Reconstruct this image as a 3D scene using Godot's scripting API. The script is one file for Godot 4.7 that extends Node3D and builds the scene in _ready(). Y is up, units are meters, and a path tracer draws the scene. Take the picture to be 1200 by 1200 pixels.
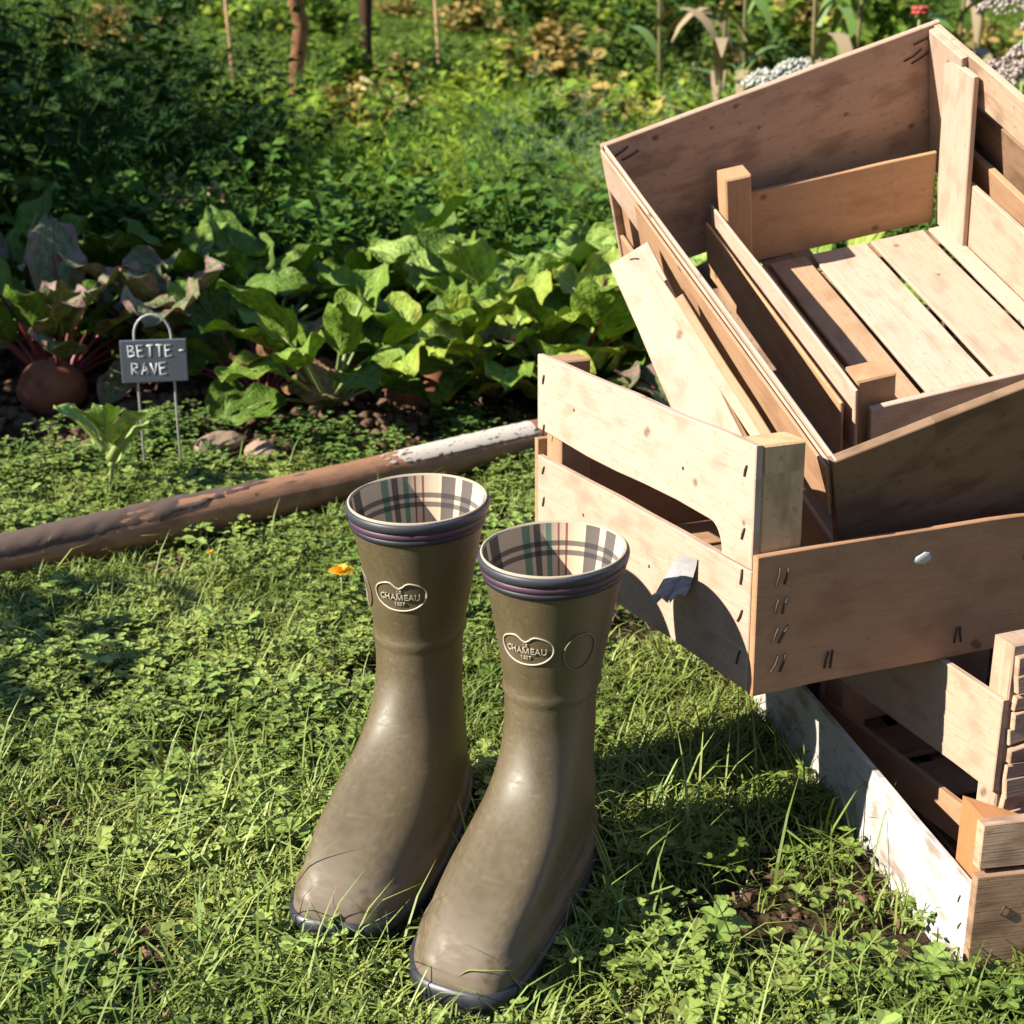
extends Node3D
# A garden corner: rubber boots, wooden crates, a tool handle and a beet bed.

var rng := RandomNumberGenerator.new()
var taken := {}
var M := {}
var fn := FastNoiseLite.new()

# ---------------------------------------------------------------- naming
func numbered(called: String) -> String:
	if not taken.has(called):
		taken[called] = 0
		return called
	taken[called] += 1
	return "%s_%03d" % [called, taken[called]]

func tag(o: Node, label: String, category: String, group := "", kind := "") -> void:
	if label: o.set_meta("label", label)
	if category: o.set_meta("category", category)
	if group: o.set_meta("group", group)
	if kind: o.set_meta("kind", kind)

func thing(called: String, label: String, category: String, xf := Transform3D(), group := "") -> Node3D:
	var o := Node3D.new()
	o.name = numbered(called)
	add_child(o, true)
	o.transform = xf
	tag(o, label, category, group)
	return o

func obj(called: String, mesh: Mesh, mat: Material, parent: Node, xf := Transform3D(), label := "") -> MeshInstance3D:
	var o := MeshInstance3D.new()
	if parent == self:
		o.name = numbered(called)
	else:
		var nm := called
		var k := 0
		while parent.has_node(nm):
			k += 1
			nm = "%s_%03d" % [called, k]
		o.name = nm
	o.mesh = mesh
	if mat: o.material_override = mat
	o.transform = xf
	parent.add_child(o, true)
	if label: o.set_meta("label", label)
	return o

# ---------------------------------------------------------------- colours and textures
func lin(r: float, g: float, b: float) -> Color:
	return Color(r, g, b).linear_to_srgb()

func noise(s: int, f: float, oct := 3) -> FastNoiseLite:
	var n := FastNoiseLite.new()
	n.seed = s
	n.frequency = f
	n.noise_type = FastNoiseLite.TYPE_SIMPLEX_SMOOTH
	n.fractal_octaves = oct
	return n

# wood: u runs along the grain. 1024 x 256 pixels for 0.6 m x 0.15 m
func wood_texture(s: int, light: Color, dark: Color, stain: Color, stain_amount: float, knots: int) -> Array:
	var w := 1024
	var h := 256
	var im := Image.create(w, h, false, Image.FORMAT_RGB8)
	var bump := Image.create(w, h, false, Image.FORMAT_RGB8)
	var n1 := noise(s, 0.03, 2)
	var n2 := noise(s + 1, 0.2, 2)
	var n3 := noise(s + 2, 0.012, 4)
	var n4 := noise(s + 3, 0.05, 3)
	var n5 := noise(s + 4, 0.16, 2)
	var r := RandomNumberGenerator.new()
	r.seed = s
	var kn := []
	for k in knots:
		kn.append([r.randf() * w, r.randf() * h, r.randf_range(4, 9)])
	for y in h:
		for x in w:
			var yy := float(y)
			var kd := 0.0
			for k in kn:
				var dx: float = (x - k[0]) / (k[2] * 3.0)
				var dy: float = (y - k[1]) / k[2]
				var d := dx * dx + dy * dy
				if d < 9.0:
					var e := exp(-d * 0.8)
					yy += dy * e * 9.0
					if dx * dx * 6.0 + dy * dy < 1.0: kd = maxf(kd, 1.0 - dx * dx * 6.0 - dy * dy)
			var ring := sin(yy * 0.16 + n1.get_noise_2d(x * 0.12, yy * 0.8) * 7.0) * 0.5 + 0.5
			var fine := n2.get_noise_2d(x * 0.045, yy * 1.4) * 0.5 + 0.5
			var f := clampf(ring * 0.35 + fine * 0.65, 0, 1)
			f = f * f * 0.85
			var c := light.lerp(dark, f)
			var st := clampf((n3.get_noise_2d(x * 0.6, y * 1.2) - 0.05) * 2.2, 0, 1) * stain_amount
			st = maxf(st, clampf((n4.get_noise_2d(x, y * 1.5) - 0.38) * 4.0, 0, 1) * stain_amount * 0.9)
			c = c.lerp(stain, st)
			c = c.lerp(stain * 0.45, kd * 0.8)
			im.set_pixel(x, y, c.linear_to_srgb())
			var fib := clampf((n2.get_noise_2d(x * 0.022 + 500.0, y * 2.3) - 0.36) * 3.0, 0, 1) * 0.42
			var speck := clampf((n5.get_noise_2d(x, y) - 0.56) * 7.0, 0, 1) * 0.55
			c = c.lerp(stain * 0.7, maxf(fib, speck))
			var b := clampf(0.75 - fine * 0.5 - kd * 0.2, 0, 1)
			bump.set_pixel(x, y, Color(b, b, b))
	bump.convert(Image.FORMAT_RGBA8)
	bump.bump_map_to_normal_map(2.2)
	return [ImageTexture.create_from_image(im), ImageTexture.create_from_image(bump)]

func wood_mat(called: String, tex: Array, tint := Color.WHITE, rough := 0.72) -> StandardMaterial3D:
	var m := StandardMaterial3D.new()
	m.resource_name = called
	m.albedo_color = tint
	m.albedo_texture = tex[0]
	m.normal_enabled = true
	m.normal_texture = tex[1]
	m.normal_scale = 0.32
	m.roughness = rough
	m.metallic_specular = 0.35
	return m

func plain(called: String, c: Color, rough := 0.6, spec := 0.5) -> StandardMaterial3D:
	var m := StandardMaterial3D.new()
	m.resource_name = called
	m.albedo_color = c
	m.roughness = rough
	m.metallic_specular = spec
	return m

func leaf_texture(s: int, blade: Color, blade2: Color, edge: Color, vein: Color) -> ImageTexture:
	var n := 256
	var im := Image.create(n, n, false, Image.FORMAT_RGB8)
	var b := noise(s, 0.018, 3)
	var b2 := noise(s + 5, 0.09, 2)
	for y in n:
		for x in n:
			var u := (x + 0.5) / n * 2.0 - 1.0     # across
			var t := (y + 0.5) / n                 # along
			var au := absf(u)
			var mid := clampf(1.0 - au / (0.075 * (1.1 - t)), 0, 1)
			var ph := (t - au * 0.42) * 8.0 + b.get_noise_2d(x, y) * 0.5
			var side := clampf(1.0 - absf(fposmod(ph, 1.0) - 0.5) / (0.09 * (1.15 - au)), 0, 1) * 0.7
			var net := clampf(1.0 - absf(b2.get_noise_2d(x * 1.3, y * 1.3)) * 9.0, 0, 1) * 0.28
			var c := blade.lerp(blade2, clampf(b.get_noise_2d(x * 1.7 + 90, y * 1.7) * 1.6 + 0.5, 0, 1))
			c = c.lerp(edge, clampf((au + b.get_noise_2d(x + 300, y) * 0.6 - 0.62) * 2.2, 0, 1))
			c = c.lerp(vein, maxf(mid, maxf(side, net)) * 0.75)
			im.set_pixel(x, y, c.linear_to_srgb())
	return ImageTexture.create_from_image(im)

func leaf_relief() -> ImageTexture:
	var n := 256
	var im := Image.create(n, n, false, Image.FORMAT_RGBA8)
	var b := noise(77, 0.055, 3)
	for y in n:
		for x in n:
			var u := (x + 0.5) / n * 2.0 - 1.0
			var t := (y + 0.5) / n
			var au := absf(u)
			var mid := clampf(1.0 - au / 0.07, 0, 1)
			var side := clampf(1.0 - absf(fposmod((t - au * 0.42) * 8.0, 1.0) - 0.5) / 0.2, 0, 1)
			var h := clampf(0.6 + b.get_noise_2d(x, y) * 0.75 - 0.35 * maxf(mid, side), 0, 1)
			im.set_pixel(x, y, Color(h, h, h))
	im.bump_map_to_normal_map(3.2)
	return ImageTexture.create_from_image(im)

func leaf_mat(called: String, t: Texture2D, tint := Color.WHITE, back := 0.5, rough := 0.46) -> StandardMaterial3D:
	var m := StandardMaterial3D.new()
	m.resource_name = called
	m.albedo_texture = t
	m.albedo_color = tint
	if not M.has("relief"): M.relief = leaf_relief()
	m.normal_enabled = true
	m.normal_texture = M.relief
	m.roughness = rough
	m.metallic_specular = 0.3
	m.cull_mode = BaseMaterial3D.CULL_DISABLED
	m.backlight_enabled = true
	m.backlight = Color(0.75, 0.9, 0.25) * back
	return m

func tint_mat(called: String, c: Color, back := 0.5, rough := 0.5, spec := 0.5) -> StandardMaterial3D:
	var m := StandardMaterial3D.new()
	m.resource_name = called
	m.albedo_color = c
	m.vertex_color_use_as_albedo = true
	m.roughness = rough
	m.metallic_specular = spec
	m.cull_mode = BaseMaterial3D.CULL_DISABLED
	if back > 0.0:
		m.backlight_enabled = true
		m.backlight = Color(0.8, 0.95, 0.3) * back
	return m

# ---------------------------------------------------------------- shapes
func new_st(flat := true) -> SurfaceTool:
	var st := SurfaceTool.new()
	st.begin(Mesh.PRIMITIVE_TRIANGLES)
	st.set_smooth_group(-1 if flat else 0)
	return st

func tri(st: SurfaceTool, a: Vector3, b: Vector3, c: Vector3, ua := Vector2.ZERO, ub := Vector2.ZERO, uc := Vector2.ZERO) -> void:
	st.set_uv(ua); st.add_vertex(a)
	st.set_uv(ub); st.add_vertex(b)
	st.set_uv(uc); st.add_vertex(c)

func quad(st: SurfaceTool, a: Vector3, b: Vector3, c: Vector3, d: Vector3, ua := Vector2.ZERO, ub := Vector2.ZERO, uc := Vector2.ZERO, ud := Vector2.ZERO) -> void:
	tri(st, a, b, c, ua, ub, uc)
	tri(st, a, c, d, ua, uc, ud)

func done(st: SurfaceTool) -> ArrayMesh:
	st.generate_normals()
	return st.commit()

# a board: outline in x (along the grain) and y, thickness along z, chamfered rim
func prism(poly: PackedVector2Array, t: float, ch := 0.0008, grain := Vector2(1.0 / 0.6, 1.0 / 0.15)) -> ArrayMesh:
	var st := new_st()
	var p := poly
	if Geometry2D.is_polygon_clockwise(p): p.reverse()
	var n := p.size()
	var inn := PackedVector2Array()
	for i in n:
		var a := p[i] - p[(i + n - 1) % n]
		var b := p[(i + 1) % n] - p[i]
		var na := Vector2(-a.y, a.x).normalized()
		var nb := Vector2(-b.y, b.x).normalized()
		var m := (na + nb).normalized()
		inn.append(p[i] + m * ch / maxf(0.4, m.dot(na)))
	var off := Vector2(rng.randf(), rng.randf())
	var idx := Geometry2D.triangulate_polygon(inn)
	for k in range(0, idx.size(), 3):
		var v := [inn[idx[k]], inn[idx[k + 1]], inn[idx[k + 2]]]
		if (v[1] - v[0]).cross(v[2] - v[0]) > 0: v = [v[0], v[2], v[1]]
		tri(st, Vector3(v[0].x, v[0].y, t / 2), Vector3(v[1].x, v[1].y, t / 2), Vector3(v[2].x, v[2].y, t / 2), v[0] * grain + off, v[1] * grain + off, v[2] * grain + off)
		tri(st, Vector3(v[0].x, v[0].y, -t / 2), Vector3(v[2].x, v[2].y, -t / 2), Vector3(v[1].x, v[1].y, -t / 2), v[0] * grain + off * 1.7, v[2] * grain + off * 1.7, v[1] * grain + off * 1.7)
	for i in n:
		var j := (i + 1) % n
		var z1 := t / 2
		var z2 := t / 2 - ch
		var rings := [[inn[i], inn[j], z1], [p[i], p[j], z2], [p[i], p[j], -z2], [inn[i], inn[j], -z1]]
		var along := absf(p[j].x - p[i].x) > absf(p[j].y - p[i].y)
		for k in 3:
			var a0: Vector2 = rings[k][0]
			var b0: Vector2 = rings[k][1]
			var a1: Vector2 = rings[k + 1][0]
			var b1: Vector2 = rings[k + 1][1]
			var za: float = rings[k][2]
			var zb: float = rings[k + 1][2]
			var u1 := a0 * grain + off
			var u2 := b0 * grain + off
			var dz := Vector2(0, t * 6.0) if along else Vector2(t * 2.0, 0)
			quad(st, Vector3(a0.x, a0.y, za), Vector3(b0.x, b0.y, za), Vector3(b1.x, b1.y, zb), Vector3(a1.x, a1.y, zb), u1, u2, u2 + dz, u1 + dz)
	return done(st)

# a long rectangle with slightly wavering edges
func plank(l: float, w: float, t: float, wob := 0.0012) -> ArrayMesh:
	var p := PackedVector2Array()
	var n := maxi(3, int(l / 0.05))
	var s := rng.randf() * 100.0
	for i in n + 1:
		p.append(Vector2(l * i / n, fn.get_noise_2d(s + i * 21.0, 3.0) * wob * 2.0))
	for i in range(n, -1, -1):
		p.append(Vector2(l * i / n, w + fn.get_noise_2d(s + i * 21.0, 90.0) * wob * 2.0))
	return prism(p, t)

func tube(st: SurfaceTool, pts: Array, radii: Array, sides := 8, caps := true, squash := 1.0) -> void:
	var rings := []
	var n := pts.size()
	var up := Vector3.UP
	for i in n:
		var d: Vector3 = (pts[mini(i + 1, n - 1)] - pts[maxi(i - 1, 0)]).normalized()
		if absf(d.dot(up)) > 0.95: up = Vector3.RIGHT if absf(d.x) < 0.9 else Vector3.BACK
		var a := d.cross(up).normalized()
		var b := a.cross(d).normalized()
		up = b
		var ring := PackedVector3Array()
		for k in sides:
			var q := TAU * k / sides
			ring.append(pts[i] + (a * cos(q) + b * sin(q) * squash) * float(radii[mini(i, radii.size() - 1)]))
		rings.append(ring)
	var len := 0.0
	for i in n - 1:
		var l2: float = len + (pts[i + 1] - pts[i]).length()
		for k in sides:
			var j := (k + 1) % sides
			var u0 := float(k) / sides
			var u1 := float(k + 1) / sides
			quad(st, rings[i][k], rings[i][j], rings[i + 1][j], rings[i + 1][k], Vector2(len * 2, u0), Vector2(len * 2, u1), Vector2(l2 * 2, u1), Vector2(l2 * 2, u0))
		len = l2
	if caps:
		for k in range(1, sides - 1):
			tri(st, rings[0][0], rings[0][k + 1], rings[0][k], Vector2(0.1, 0.1), Vector2(0.12, 0.2), Vector2(0.11, 0.15))
			tri(st, rings[n - 1][0], rings[n - 1][k], rings[n - 1][k + 1], Vector2(0.1, 0.1), Vector2(0.12, 0.2), Vector2(0.11, 0.15))

func ball(st: SurfaceTool, c: Vector3, r: Vector3, rows := 8, cols := 12, lump := 0.0) -> void:
	var f := func(i, j):
		var a: float = PI * i / rows
		var b: float = TAU * (j % cols) / cols
		var d := Vector3(sin(a) * cos(b), cos(a), sin(a) * sin(b))
		return c + d * r * (1.0 + lump * fn.get_noise_3dv(d * 40.0 + c * 300.0))
	for i in rows:
		for j in cols:
			var u0 := Vector2(float(j) / cols, float(i) / rows)
			quad(st, f.call(i, j), f.call(i, j + 1), f.call(i + 1, j + 1), f.call(i + 1, j), u0, u0 + Vector2(1.0 / cols, 0), u0 + Vector2(1.0 / cols, 1.0 / rows), u0 + Vector2(0, 1.0 / rows))

# ---------------------------------------------------------------- crates
const T := 0.0065
const CS := 1.16   # these three crates are 0.42 m wide
const X_IN := Basis(Vector3(0, 0, -1), Vector3(0, 1, 0), Vector3(1, 0, 0))   # board in the y/z plane, running away from the front
const FLOORW := Basis(Vector3(1, 0, 0), Vector3(0, 0, -1), Vector3(0, 1, 0))  # lies flat, running along x
const FLOORL := Basis(Vector3(0, 0, -1), Vector3(-1, 0, 0), Vector3(0, 1, 0)) # lies flat, running away

func along_x(called: String, root: Node, l: float, w: float, at: Vector3, m: Material, t := T, label := "") -> MeshInstance3D:
	return obj(called, plank(l, w, t), m, root, Transform3D(Basis(), at), label)

func along_z(called: String, root: Node, l: float, w: float, at: Vector3, m: Material, t := T, label := "") -> MeshInstance3D:
	return obj(called, plank(l, w, t), m, root, Transform3D(X_IN, at), label)

# square post standing on y
func post(root: Node, at: Vector3, size: Vector2, h: float, m: Material, called := "corner_post") -> MeshInstance3D:
	var p := PackedVector2Array([Vector2(0, -size.x / 2), Vector2(h, -size.x / 2), Vector2(h, size.x / 2), Vector2(0, size.x / 2)])
	return obj(called, prism(p, size.y, 0.0015), m, root, Transform3D(Basis(Vector3(0, 1, 0), Vector3(-1, 0, 0), Vector3(0, 0, 1)), at))

# three-cornered post: legs along local x and -z from the corner
func corner_wedge(root: Node, at: Vector3, sx: float, sz: float, h: float, m: Material) -> MeshInstance3D:
	var st := new_st()
	var a := Vector3.ZERO
	var b := Vector3(sx, 0, 0)
	var c := Vector3(0, 0, sz)
	var u := Vector3(0, h, 0)
	for s in [[a, b], [b, c], [c, a]]:
		var l: float = (s[1] - s[0]).length()
		quad(st, s[0], s[0] + u, s[1] + u, s[1], Vector2(0, 0), Vector2(h / 0.6, 0), Vector2(h / 0.6, l / 0.15), Vector2(0, l / 0.15))
	tri(st, a + u, b + u, c + u, Vector2(0, 0), Vector2(0.02, 0.3), Vector2(0.02, 0))
	tri(st, a, c, b)
	st.generate_normals()
	return obj("corner_post", st.commit(), m, root, Transform3D(Basis(), at))

func staple(root: Node, at: Vector3, n: Vector3, dir0: Vector3, l0 := 0.011, r := 0.00085) -> void:
	var st := new_st(false)
	var dir := dir0.rotated(n, rng.randf_range(-0.22, 0.22))
	var l := l0 * rng.randf_range(0.8, 1.15)
	var a := at - dir * l / 2
	var b := at + dir * l / 2
	tube(st, [a - n * 0.001, a + n * r * 0.5, a.lerp(b, 0.55) + n * r * 0.9 + dir.cross(n) * l * rng.randf_range(-0.08, 0.08), b + n * r * 0.6, b - n * 0.001], [r], 5)
	obj("staple", done(st), M.rust, root)

func build_crates() -> void:
	# ---- A: the lowest crate, on the grass, long side whitewashed
	var ua := Vector3(0.98, 0, -0.2)
	var A := thing("wooden_crate", "lowest wooden crate standing on the grass with a whitewashed long side", "crate", Transform3D(Basis(ua, Vector3.UP, ua.cross(Vector3.UP)).orthonormalized(), Vector3(0.366, -0.004, -1.060)), "stacked wooden crates")
	along_z("side_board", A, 0.5, 0.088, Vector3(0, 0.004, 0), M.white_wood, T, "whitewashed long side board with scuffs")
	along_z("side_board", A, 0.5, 0.088, Vector3(0.31, 0.004, 0), M.pale, T)
	along_x("end_board", A, 0.318, 0.105, Vector3(-0.004, 0.002, 0.004), M.grey_wood, 0.009)
	along_x("end_board", A, 0.316, 0.04, Vector3(-0.002, 0.112, 0.0), M.weather, 0.011, "weathered grey top board of the end")
	along_x("end_board", A, 0.318, 0.15, Vector3(-0.004, 0.002, -0.503), M.grey_wood, 0.009)
	for q in [[0.006, -0.005], [0.302, -0.005]]:
		corner_wedge(A, Vector3(q[0], 0.0, q[1]), 0.034 if q[0] < 0.1 else -0.034, -0.04, 0.149, M.orange_wood)
	for q in [[0.006, -0.495], [0.302, -0.495]]:
		corner_wedge(A, Vector3(q[0], 0.0, q[1]), 0.034 if q[0] < 0.1 else -0.034, 0.04, 0.157, M.pale)
	for k in 5:
		obj("floor_slat", plank(0.49, 0.044, 0.005), M.floor_wood if k % 2 else M.grey_wood, A, Transform3D(FLOORL, Vector3(0.06 + k * 0.058, 0.01, -0.006)))
	for p in [[0.014, 0.02], [0.011, 0.05], [0.05, 0.033], [0.016, 0.072]]:
		staple(A, Vector3(-T / 2, p[1], -p[0]), Vector3(-1, 0, 0), Vector3(0, 1, 0.25).normalized(), 0.009, 0.0007)
	for p in [[0.02, 0.075], [0.012, 0.03], [0.085, 0.03]]:
		staple(A, Vector3(p[0], p[1], 0.0095), Vector3(0, 0, 1), Vector3(0.6, 1, 0).normalized(), 0.009, 0.0009)

	# ---- B: a smaller crate set askew inside A, mostly under C
	var ub := Vector3(0.927, 0, -0.375)
	var B := thing("wooden_crate", "small pale crate set askew inside the lowest crate, its corner post splintered", "crate", Transform3D(Basis(ub, Vector3.UP, ub.cross(Vector3.UP)).orthonormalized(), Vector3(0.422, 0.018, -1.200)), "stacked wooden crates")
	along_z("end_slat", B, 0.27, 0.088, Vector3(0.0, 0.076, 0), M.pale)
	along_z("end_slat", B, 0.27, 0.04, Vector3(0.0, 0.002, 0), M.warm)
	along_z("end_slat", B, 0.25, 0.09, Vector3(0.2, 0.003, 0), M.pale)
	along_x("side_board", B, 0.21, 0.07, Vector3(0.0, 0.004, -0.275), M.pale)
	post(B, Vector3(0.021, 0.0, -0.015), Vector2(0.036, 0.026), 0.214, M.pale)
	post(B, Vector3(0.018, 0.0, -0.255), Vector2(0.03, 0.03), 0.15, M.warm)
	post(B, Vector3(0.18, 0.0, -0.015), Vector2(0.03, 0.03), 0.15, M.warm)
	for k in 3:
		obj("floor_slat", plank(0.2, 0.06, 0.005), M.floor_wood, B, Transform3D(FLOORW, Vector3(0.004, 0.004, -0.03 - k * 0.078)))
	for k in 11:   # splintered strips where a board was torn off the post
		var ln := rng.randf_range(0.07, 0.12)
		obj("splinter", plank(ln, rng.randf_range(0.012, 0.017), 0.006, 0.004), M.weather if k % 3 else M.pale, B, Transform3D(Basis.from_euler(Vector3(0.1 * (k % 3 - 1), 0, rng.randf_range(-0.07, 0.12))), Vector3(0.006, 0.022 + k * 0.0165, 0.001 + 0.003 * (k % 2))))

	# ---- C: the big open crate
	var uc := Vector3(0.9142, -0.0161, -0.4049).normalized()
	var wc := Vector3(-0.0056, 0.9986, -0.0523).normalized()
	var C := thing("wooden_crate", "wide slatted wooden crate holding the tilted crate, third from the ground", "crate", Transform3D(Basis(uc, wc, uc.cross(wc)).orthonormalized().scaled(Vector3.ONE * CS), Vector3(0.2069, 0.1893, -1.2069)), "stacked wooden crates")
	var L := 0.366
	var H := 0.186
	# upper slat: its lower edge turns down in a curve at the near end
	var up := PackedVector2Array([Vector2(0.0, 0.125)])
	for k in 9:
		var q := k / 8.0
		up.append(Vector2(0.037 + 0.014 * (1.0 - cos(q * PI / 2)) + 0.0 * q, 0.094 + 0.027 * sin(q * PI / 2)))
	up = PackedVector2Array()
	up.append(Vector2(0, 0.0935))
	up.append(Vector2(0.04, 0.0935))
	for k in 9:
		var q := k / 8.0 * PI / 2
		up.append(Vector2(0.041 + 0.018 * (1.0 - cos(q)), 0.0945 + 0.021 * sin(q)))
	for k in range(1, 7):
		up.append(Vector2(0.059 + (L - 0.059) * k / 6.0, 0.1155 + 0.0015 * sin(k * 1.3)))
	for k in range(8, -1, -1):
		up.append(Vector2(L * k / 8.0, H + fn.get_noise_2d(k * 30.0, 5.0) * 0.002))
	obj("end_slat", prism(up, T), M.bright, C, Transform3D(X_IN, Vector3(-T / 2, 0, 0)))
	obj("end_slat", plank(L, 0.092, T), M.bright2, C, Transform3D(X_IN, Vector3(-T / 2, 0, 0)))
	var low := 0.107
	along_x("side_board", C, 0.52, low, Vector3(-T + 0.0006, -0.0015, T / 2 + 0.0005), M.front_wood, T)
	along_x("side_board", C, 0.52, low, Vector3(-T, 0, -L - T / 2), M.warm)
	along_z("end_slat", C, L, 0.085, Vector3(0.51, 0, 0), M.pale)
	along_z("end_slat", C, L, 0.06, Vector3(0.51, 0.115, 0), M.pale)
	post(C, Vector3(0.019, 0.001, -0.0165), Vector2(0.036, 0.03), H - 0.002, M.post_wood)
	post(C, Vector3(0.017, 0.001, -L + 0.0165), Vector2(0.03, 0.03), H - 0.003, M.warm)
	post(C, Vector3(0.488, 0.001, -0.0165), Vector2(0.036, 0.03), H - 0.004, M.warm)
	post(C, Vector3(0.488, 0.001, -L + 0.0165), Vector2(0.036, 0.03), H - 0.004, M.warm)
	for k in 5:
		obj("floor_slat", plank(0.5, 0.064, 0.005), M.floor_wood if k % 2 else M.warm, C, Transform3D(FLOORW, Vector3(0.003, 0.0035, -0.003 - k * 0.074)))
	for k in 4:   # pairs of staples down the front corner
		var y := 0.088 - k * 0.0225
		for j in 2:
			staple(C, Vector3(0.012 + j * 0.007, y, T + 0.0008), Vector3(0, 0, 1), Vector3(0.38, 1, 0).normalized(), 0.0125)
	for xx in [0.058, 0.178]:
		for j in 2:
			staple(C, Vector3(xx + j * 0.0045, 0.016, T + 0.0008), Vector3(0, 0, 1), Vector3(0.05, 1, 0).normalized(), 0.014)
	for y in [0.165, 0.118, 0.085, 0.055, 0.022]:
		staple(C, Vector3(-T - 0.0004, y, -0.0115), Vector3(-1, 0, 0), Vector3(0, 1, 0.3).normalized(), 0.010)
	for y in [0.165, 0.118, 0.08, 0.05]:
		staple(C, Vector3(-T - 0.0004, y, -L + 0.014), Vector3(-1, 0, 0), Vector3(0, 1, 0.3).normalized(), 0.010)
	for q in [[0.10, 0.145], [0.29, 0.15], [0.27, 0.06], [0.15, 0.05]]:   # small nail heads
		var st := new_st(false)
		ball(st, Vector3(-T - 0.0002, q[1], -q[0]), Vector3(0.0008, 0.0016, 0.0016), 4, 6)
		obj("nail_head", done(st), M.rust, C)
	# white knot of old glue on the front board
	var gl := new_st(false)
	ball(gl, Vector3(0.142, 0.083, T + 0.0005), Vector3(0.0058, 0.0048, 0.0016), 8, 12, 1.6)
	obj("glue_blob", done(gl), M.glue, C)
	# torn grey label curling off the end slat
	var lab := new_st()
	var g := func(i, j):
		var a: float = i / 6.0
		var t: float = j / 6.0
		var ragged := 0.004 * sin(t * 17.0) * (1.0 if i == 6 else 0.0)
		var away := 0.016 * a * a + 0.010 * maxf(0.0, t - 0.55) * a * 2.0 + 0.0022 * sin(t * 11.0 + a * 6.0) * a
		return Vector3(-T - 0.0012 - away, 0.080 - 0.034 * a - 0.006 * t - ragged, -0.073 - 0.034 * t - 0.004 * a * sin(t * 5.0))
	for i in 6:
		for j in 6:
			if (i == 5 and j == 0) or (i == 0 and j == 5): continue
			quad(lab, g.call(i, j), g.call(i + 1, j), g.call(i + 1, j + 1), g.call(i, j + 1))
	obj("torn_label", done(lab), M.label_grey, C, Transform3D(), "torn grey label curling off the end slat")

	# ---- D: the tilted crate resting in C
	var ud := Vector3(0.929, 0.3076, -0.2057).normalized()
	var wd := Vector3(-0.191, 0.8747, 0.4454).normalized()
	var od := Vector3(0.2724, 0.3744, -1.2660)
	var D := thing("wooden_crate", "tilted topmost wooden crate with tall weathered brown back board", "crate", Transform3D(Basis(ud, wd, ud.cross(wd)).orthonormalized().scaled(Vector3.ONE * CS), od), "stacked wooden crates")
	var w := 0.353
	var b := 0.48
	var h := 0.18
	along_x("end_board", D, w, 0.165, Vector3(0, -0.165, -b + T / 2), M.brown_ply, T)          # far board, inner face in view
	along_x("end_board", D, w + 0.01, 0.165, Vector3(0.0, -0.165, -T / 2), M.dark_ply, T + 0.002)  # near board
	along_x("end_board", D, w, 0.14, Vector3(0.006, -0.152, -T - 0.005), M.bright, 0.004)
	along_z("side_slat", D, b, 0.046, Vector3(0.0034, -0.046, 0), M.bright, 0.0028)
	along_z("side_slat", D, b - 0.008, 0.043, Vector3(-0.0002, -0.047, -0.004), M.bright2, 0.0028)
	along_z("side_slat", D, b - 0.1, 0.052, Vector3(-0.0044, -0.055, 0.0), M.warm, 0.0028)
	along_z("side_slat", D, b, 0.06, Vector3(0.004, -0.165, 0), M.warm, 0.004)
	along_z("side_slat", D, b - 0.014, 0.044, Vector3(w - 0.004, -0.044, -0.007), M.weather, T)
	along_z("side_slat", D, b - 0.014, 0.06, Vector3(w - 0.004, -0.165, -0.007), M.warm, T)
	along_z("side_slat", D, b - 0.02, 0.10, Vector3(w + 0.010, -0.165, -0.01), M.dark_ply, T)
	obj("batten", prism(PackedVector2Array([Vector2(0, 0), Vector2(0.158, 0), Vector2(0.158, 0.062), Vector2(0, 0.062)]), 0.010, 0.001), M.bright2, D, Transform3D(Basis(Vector3(0, 1, 0), Vector3(0, 0, 1), Vector3(1, 0, 0)), Vector3(w - 0.0085, -0.16, -b + 0.008)))
	corner_wedge(D, Vector3(w - 0.009, -0.163, -0.012), -0.03, -0.03, 0.15, M.pale)
	corner_wedge(D, Vector3(0.008, -0.163, -b + 0.008), 0.012, 0.02, 0.10, M.warm)
	for k in 3:
		obj("floor_slat", plank(b - 0.02, 0.05, 0.004), M.floor_wood, D, Transform3D(FLOORL, Vector3(0.06 + k * 0.062, -h + 0.004, -0.01)))
	for q in [[0.018, -0.012], [0.026, -0.02], [w - 0.02, -0.012], [w - 0.03, -0.024], [w - 0.022, -0.03]]:
		staple(D, Vector3(q[0], q[1], -b + T + 0.0006), Vector3(0, 0, 1), Vector3(1, 0.35, 0).normalized(), 0.018, 0.0008)

	# ---- E: the small crate set inside D
	var ue := Vector3(0.9667, 0.1755, -0.1862).normalized()
	var we := Vector3(-0.1129, 0.9456, 0.3051).normalized()
	var ke := 0.707
	var E := thing("wooden_crate", "small low-sided pale crate with slatted floor nested inside the tilted crate", "crate", Transform3D(Basis(ue, we, ue.cross(we)).orthonormalized().scaled(Vector3.ONE * CS), Vector3(0.3459, 0.3307, -1.4692)), "stacked wooden crates")
	var ew := 0.227
	var el := 0.46 * ke
	along_x("end_board", E, ew - 0.012, 0.076, Vector3(0.001, 0, -el - 0.003), M.tan_wood, 0.005)
	along_x("end_board", E, ew, 0.05, Vector3(-0.004, -0.004, 0.018), M.bright, 0.006)
	post(E, Vector3(-0.001, -0.004, -el + 0.013), Vector2(0.026, 0.026), 0.113, M.tan_wood)
	post(E, Vector3(0.006, -0.004, -0.004), Vector2(0.034, 0.026), 0.071, M.tan_wood)
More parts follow.
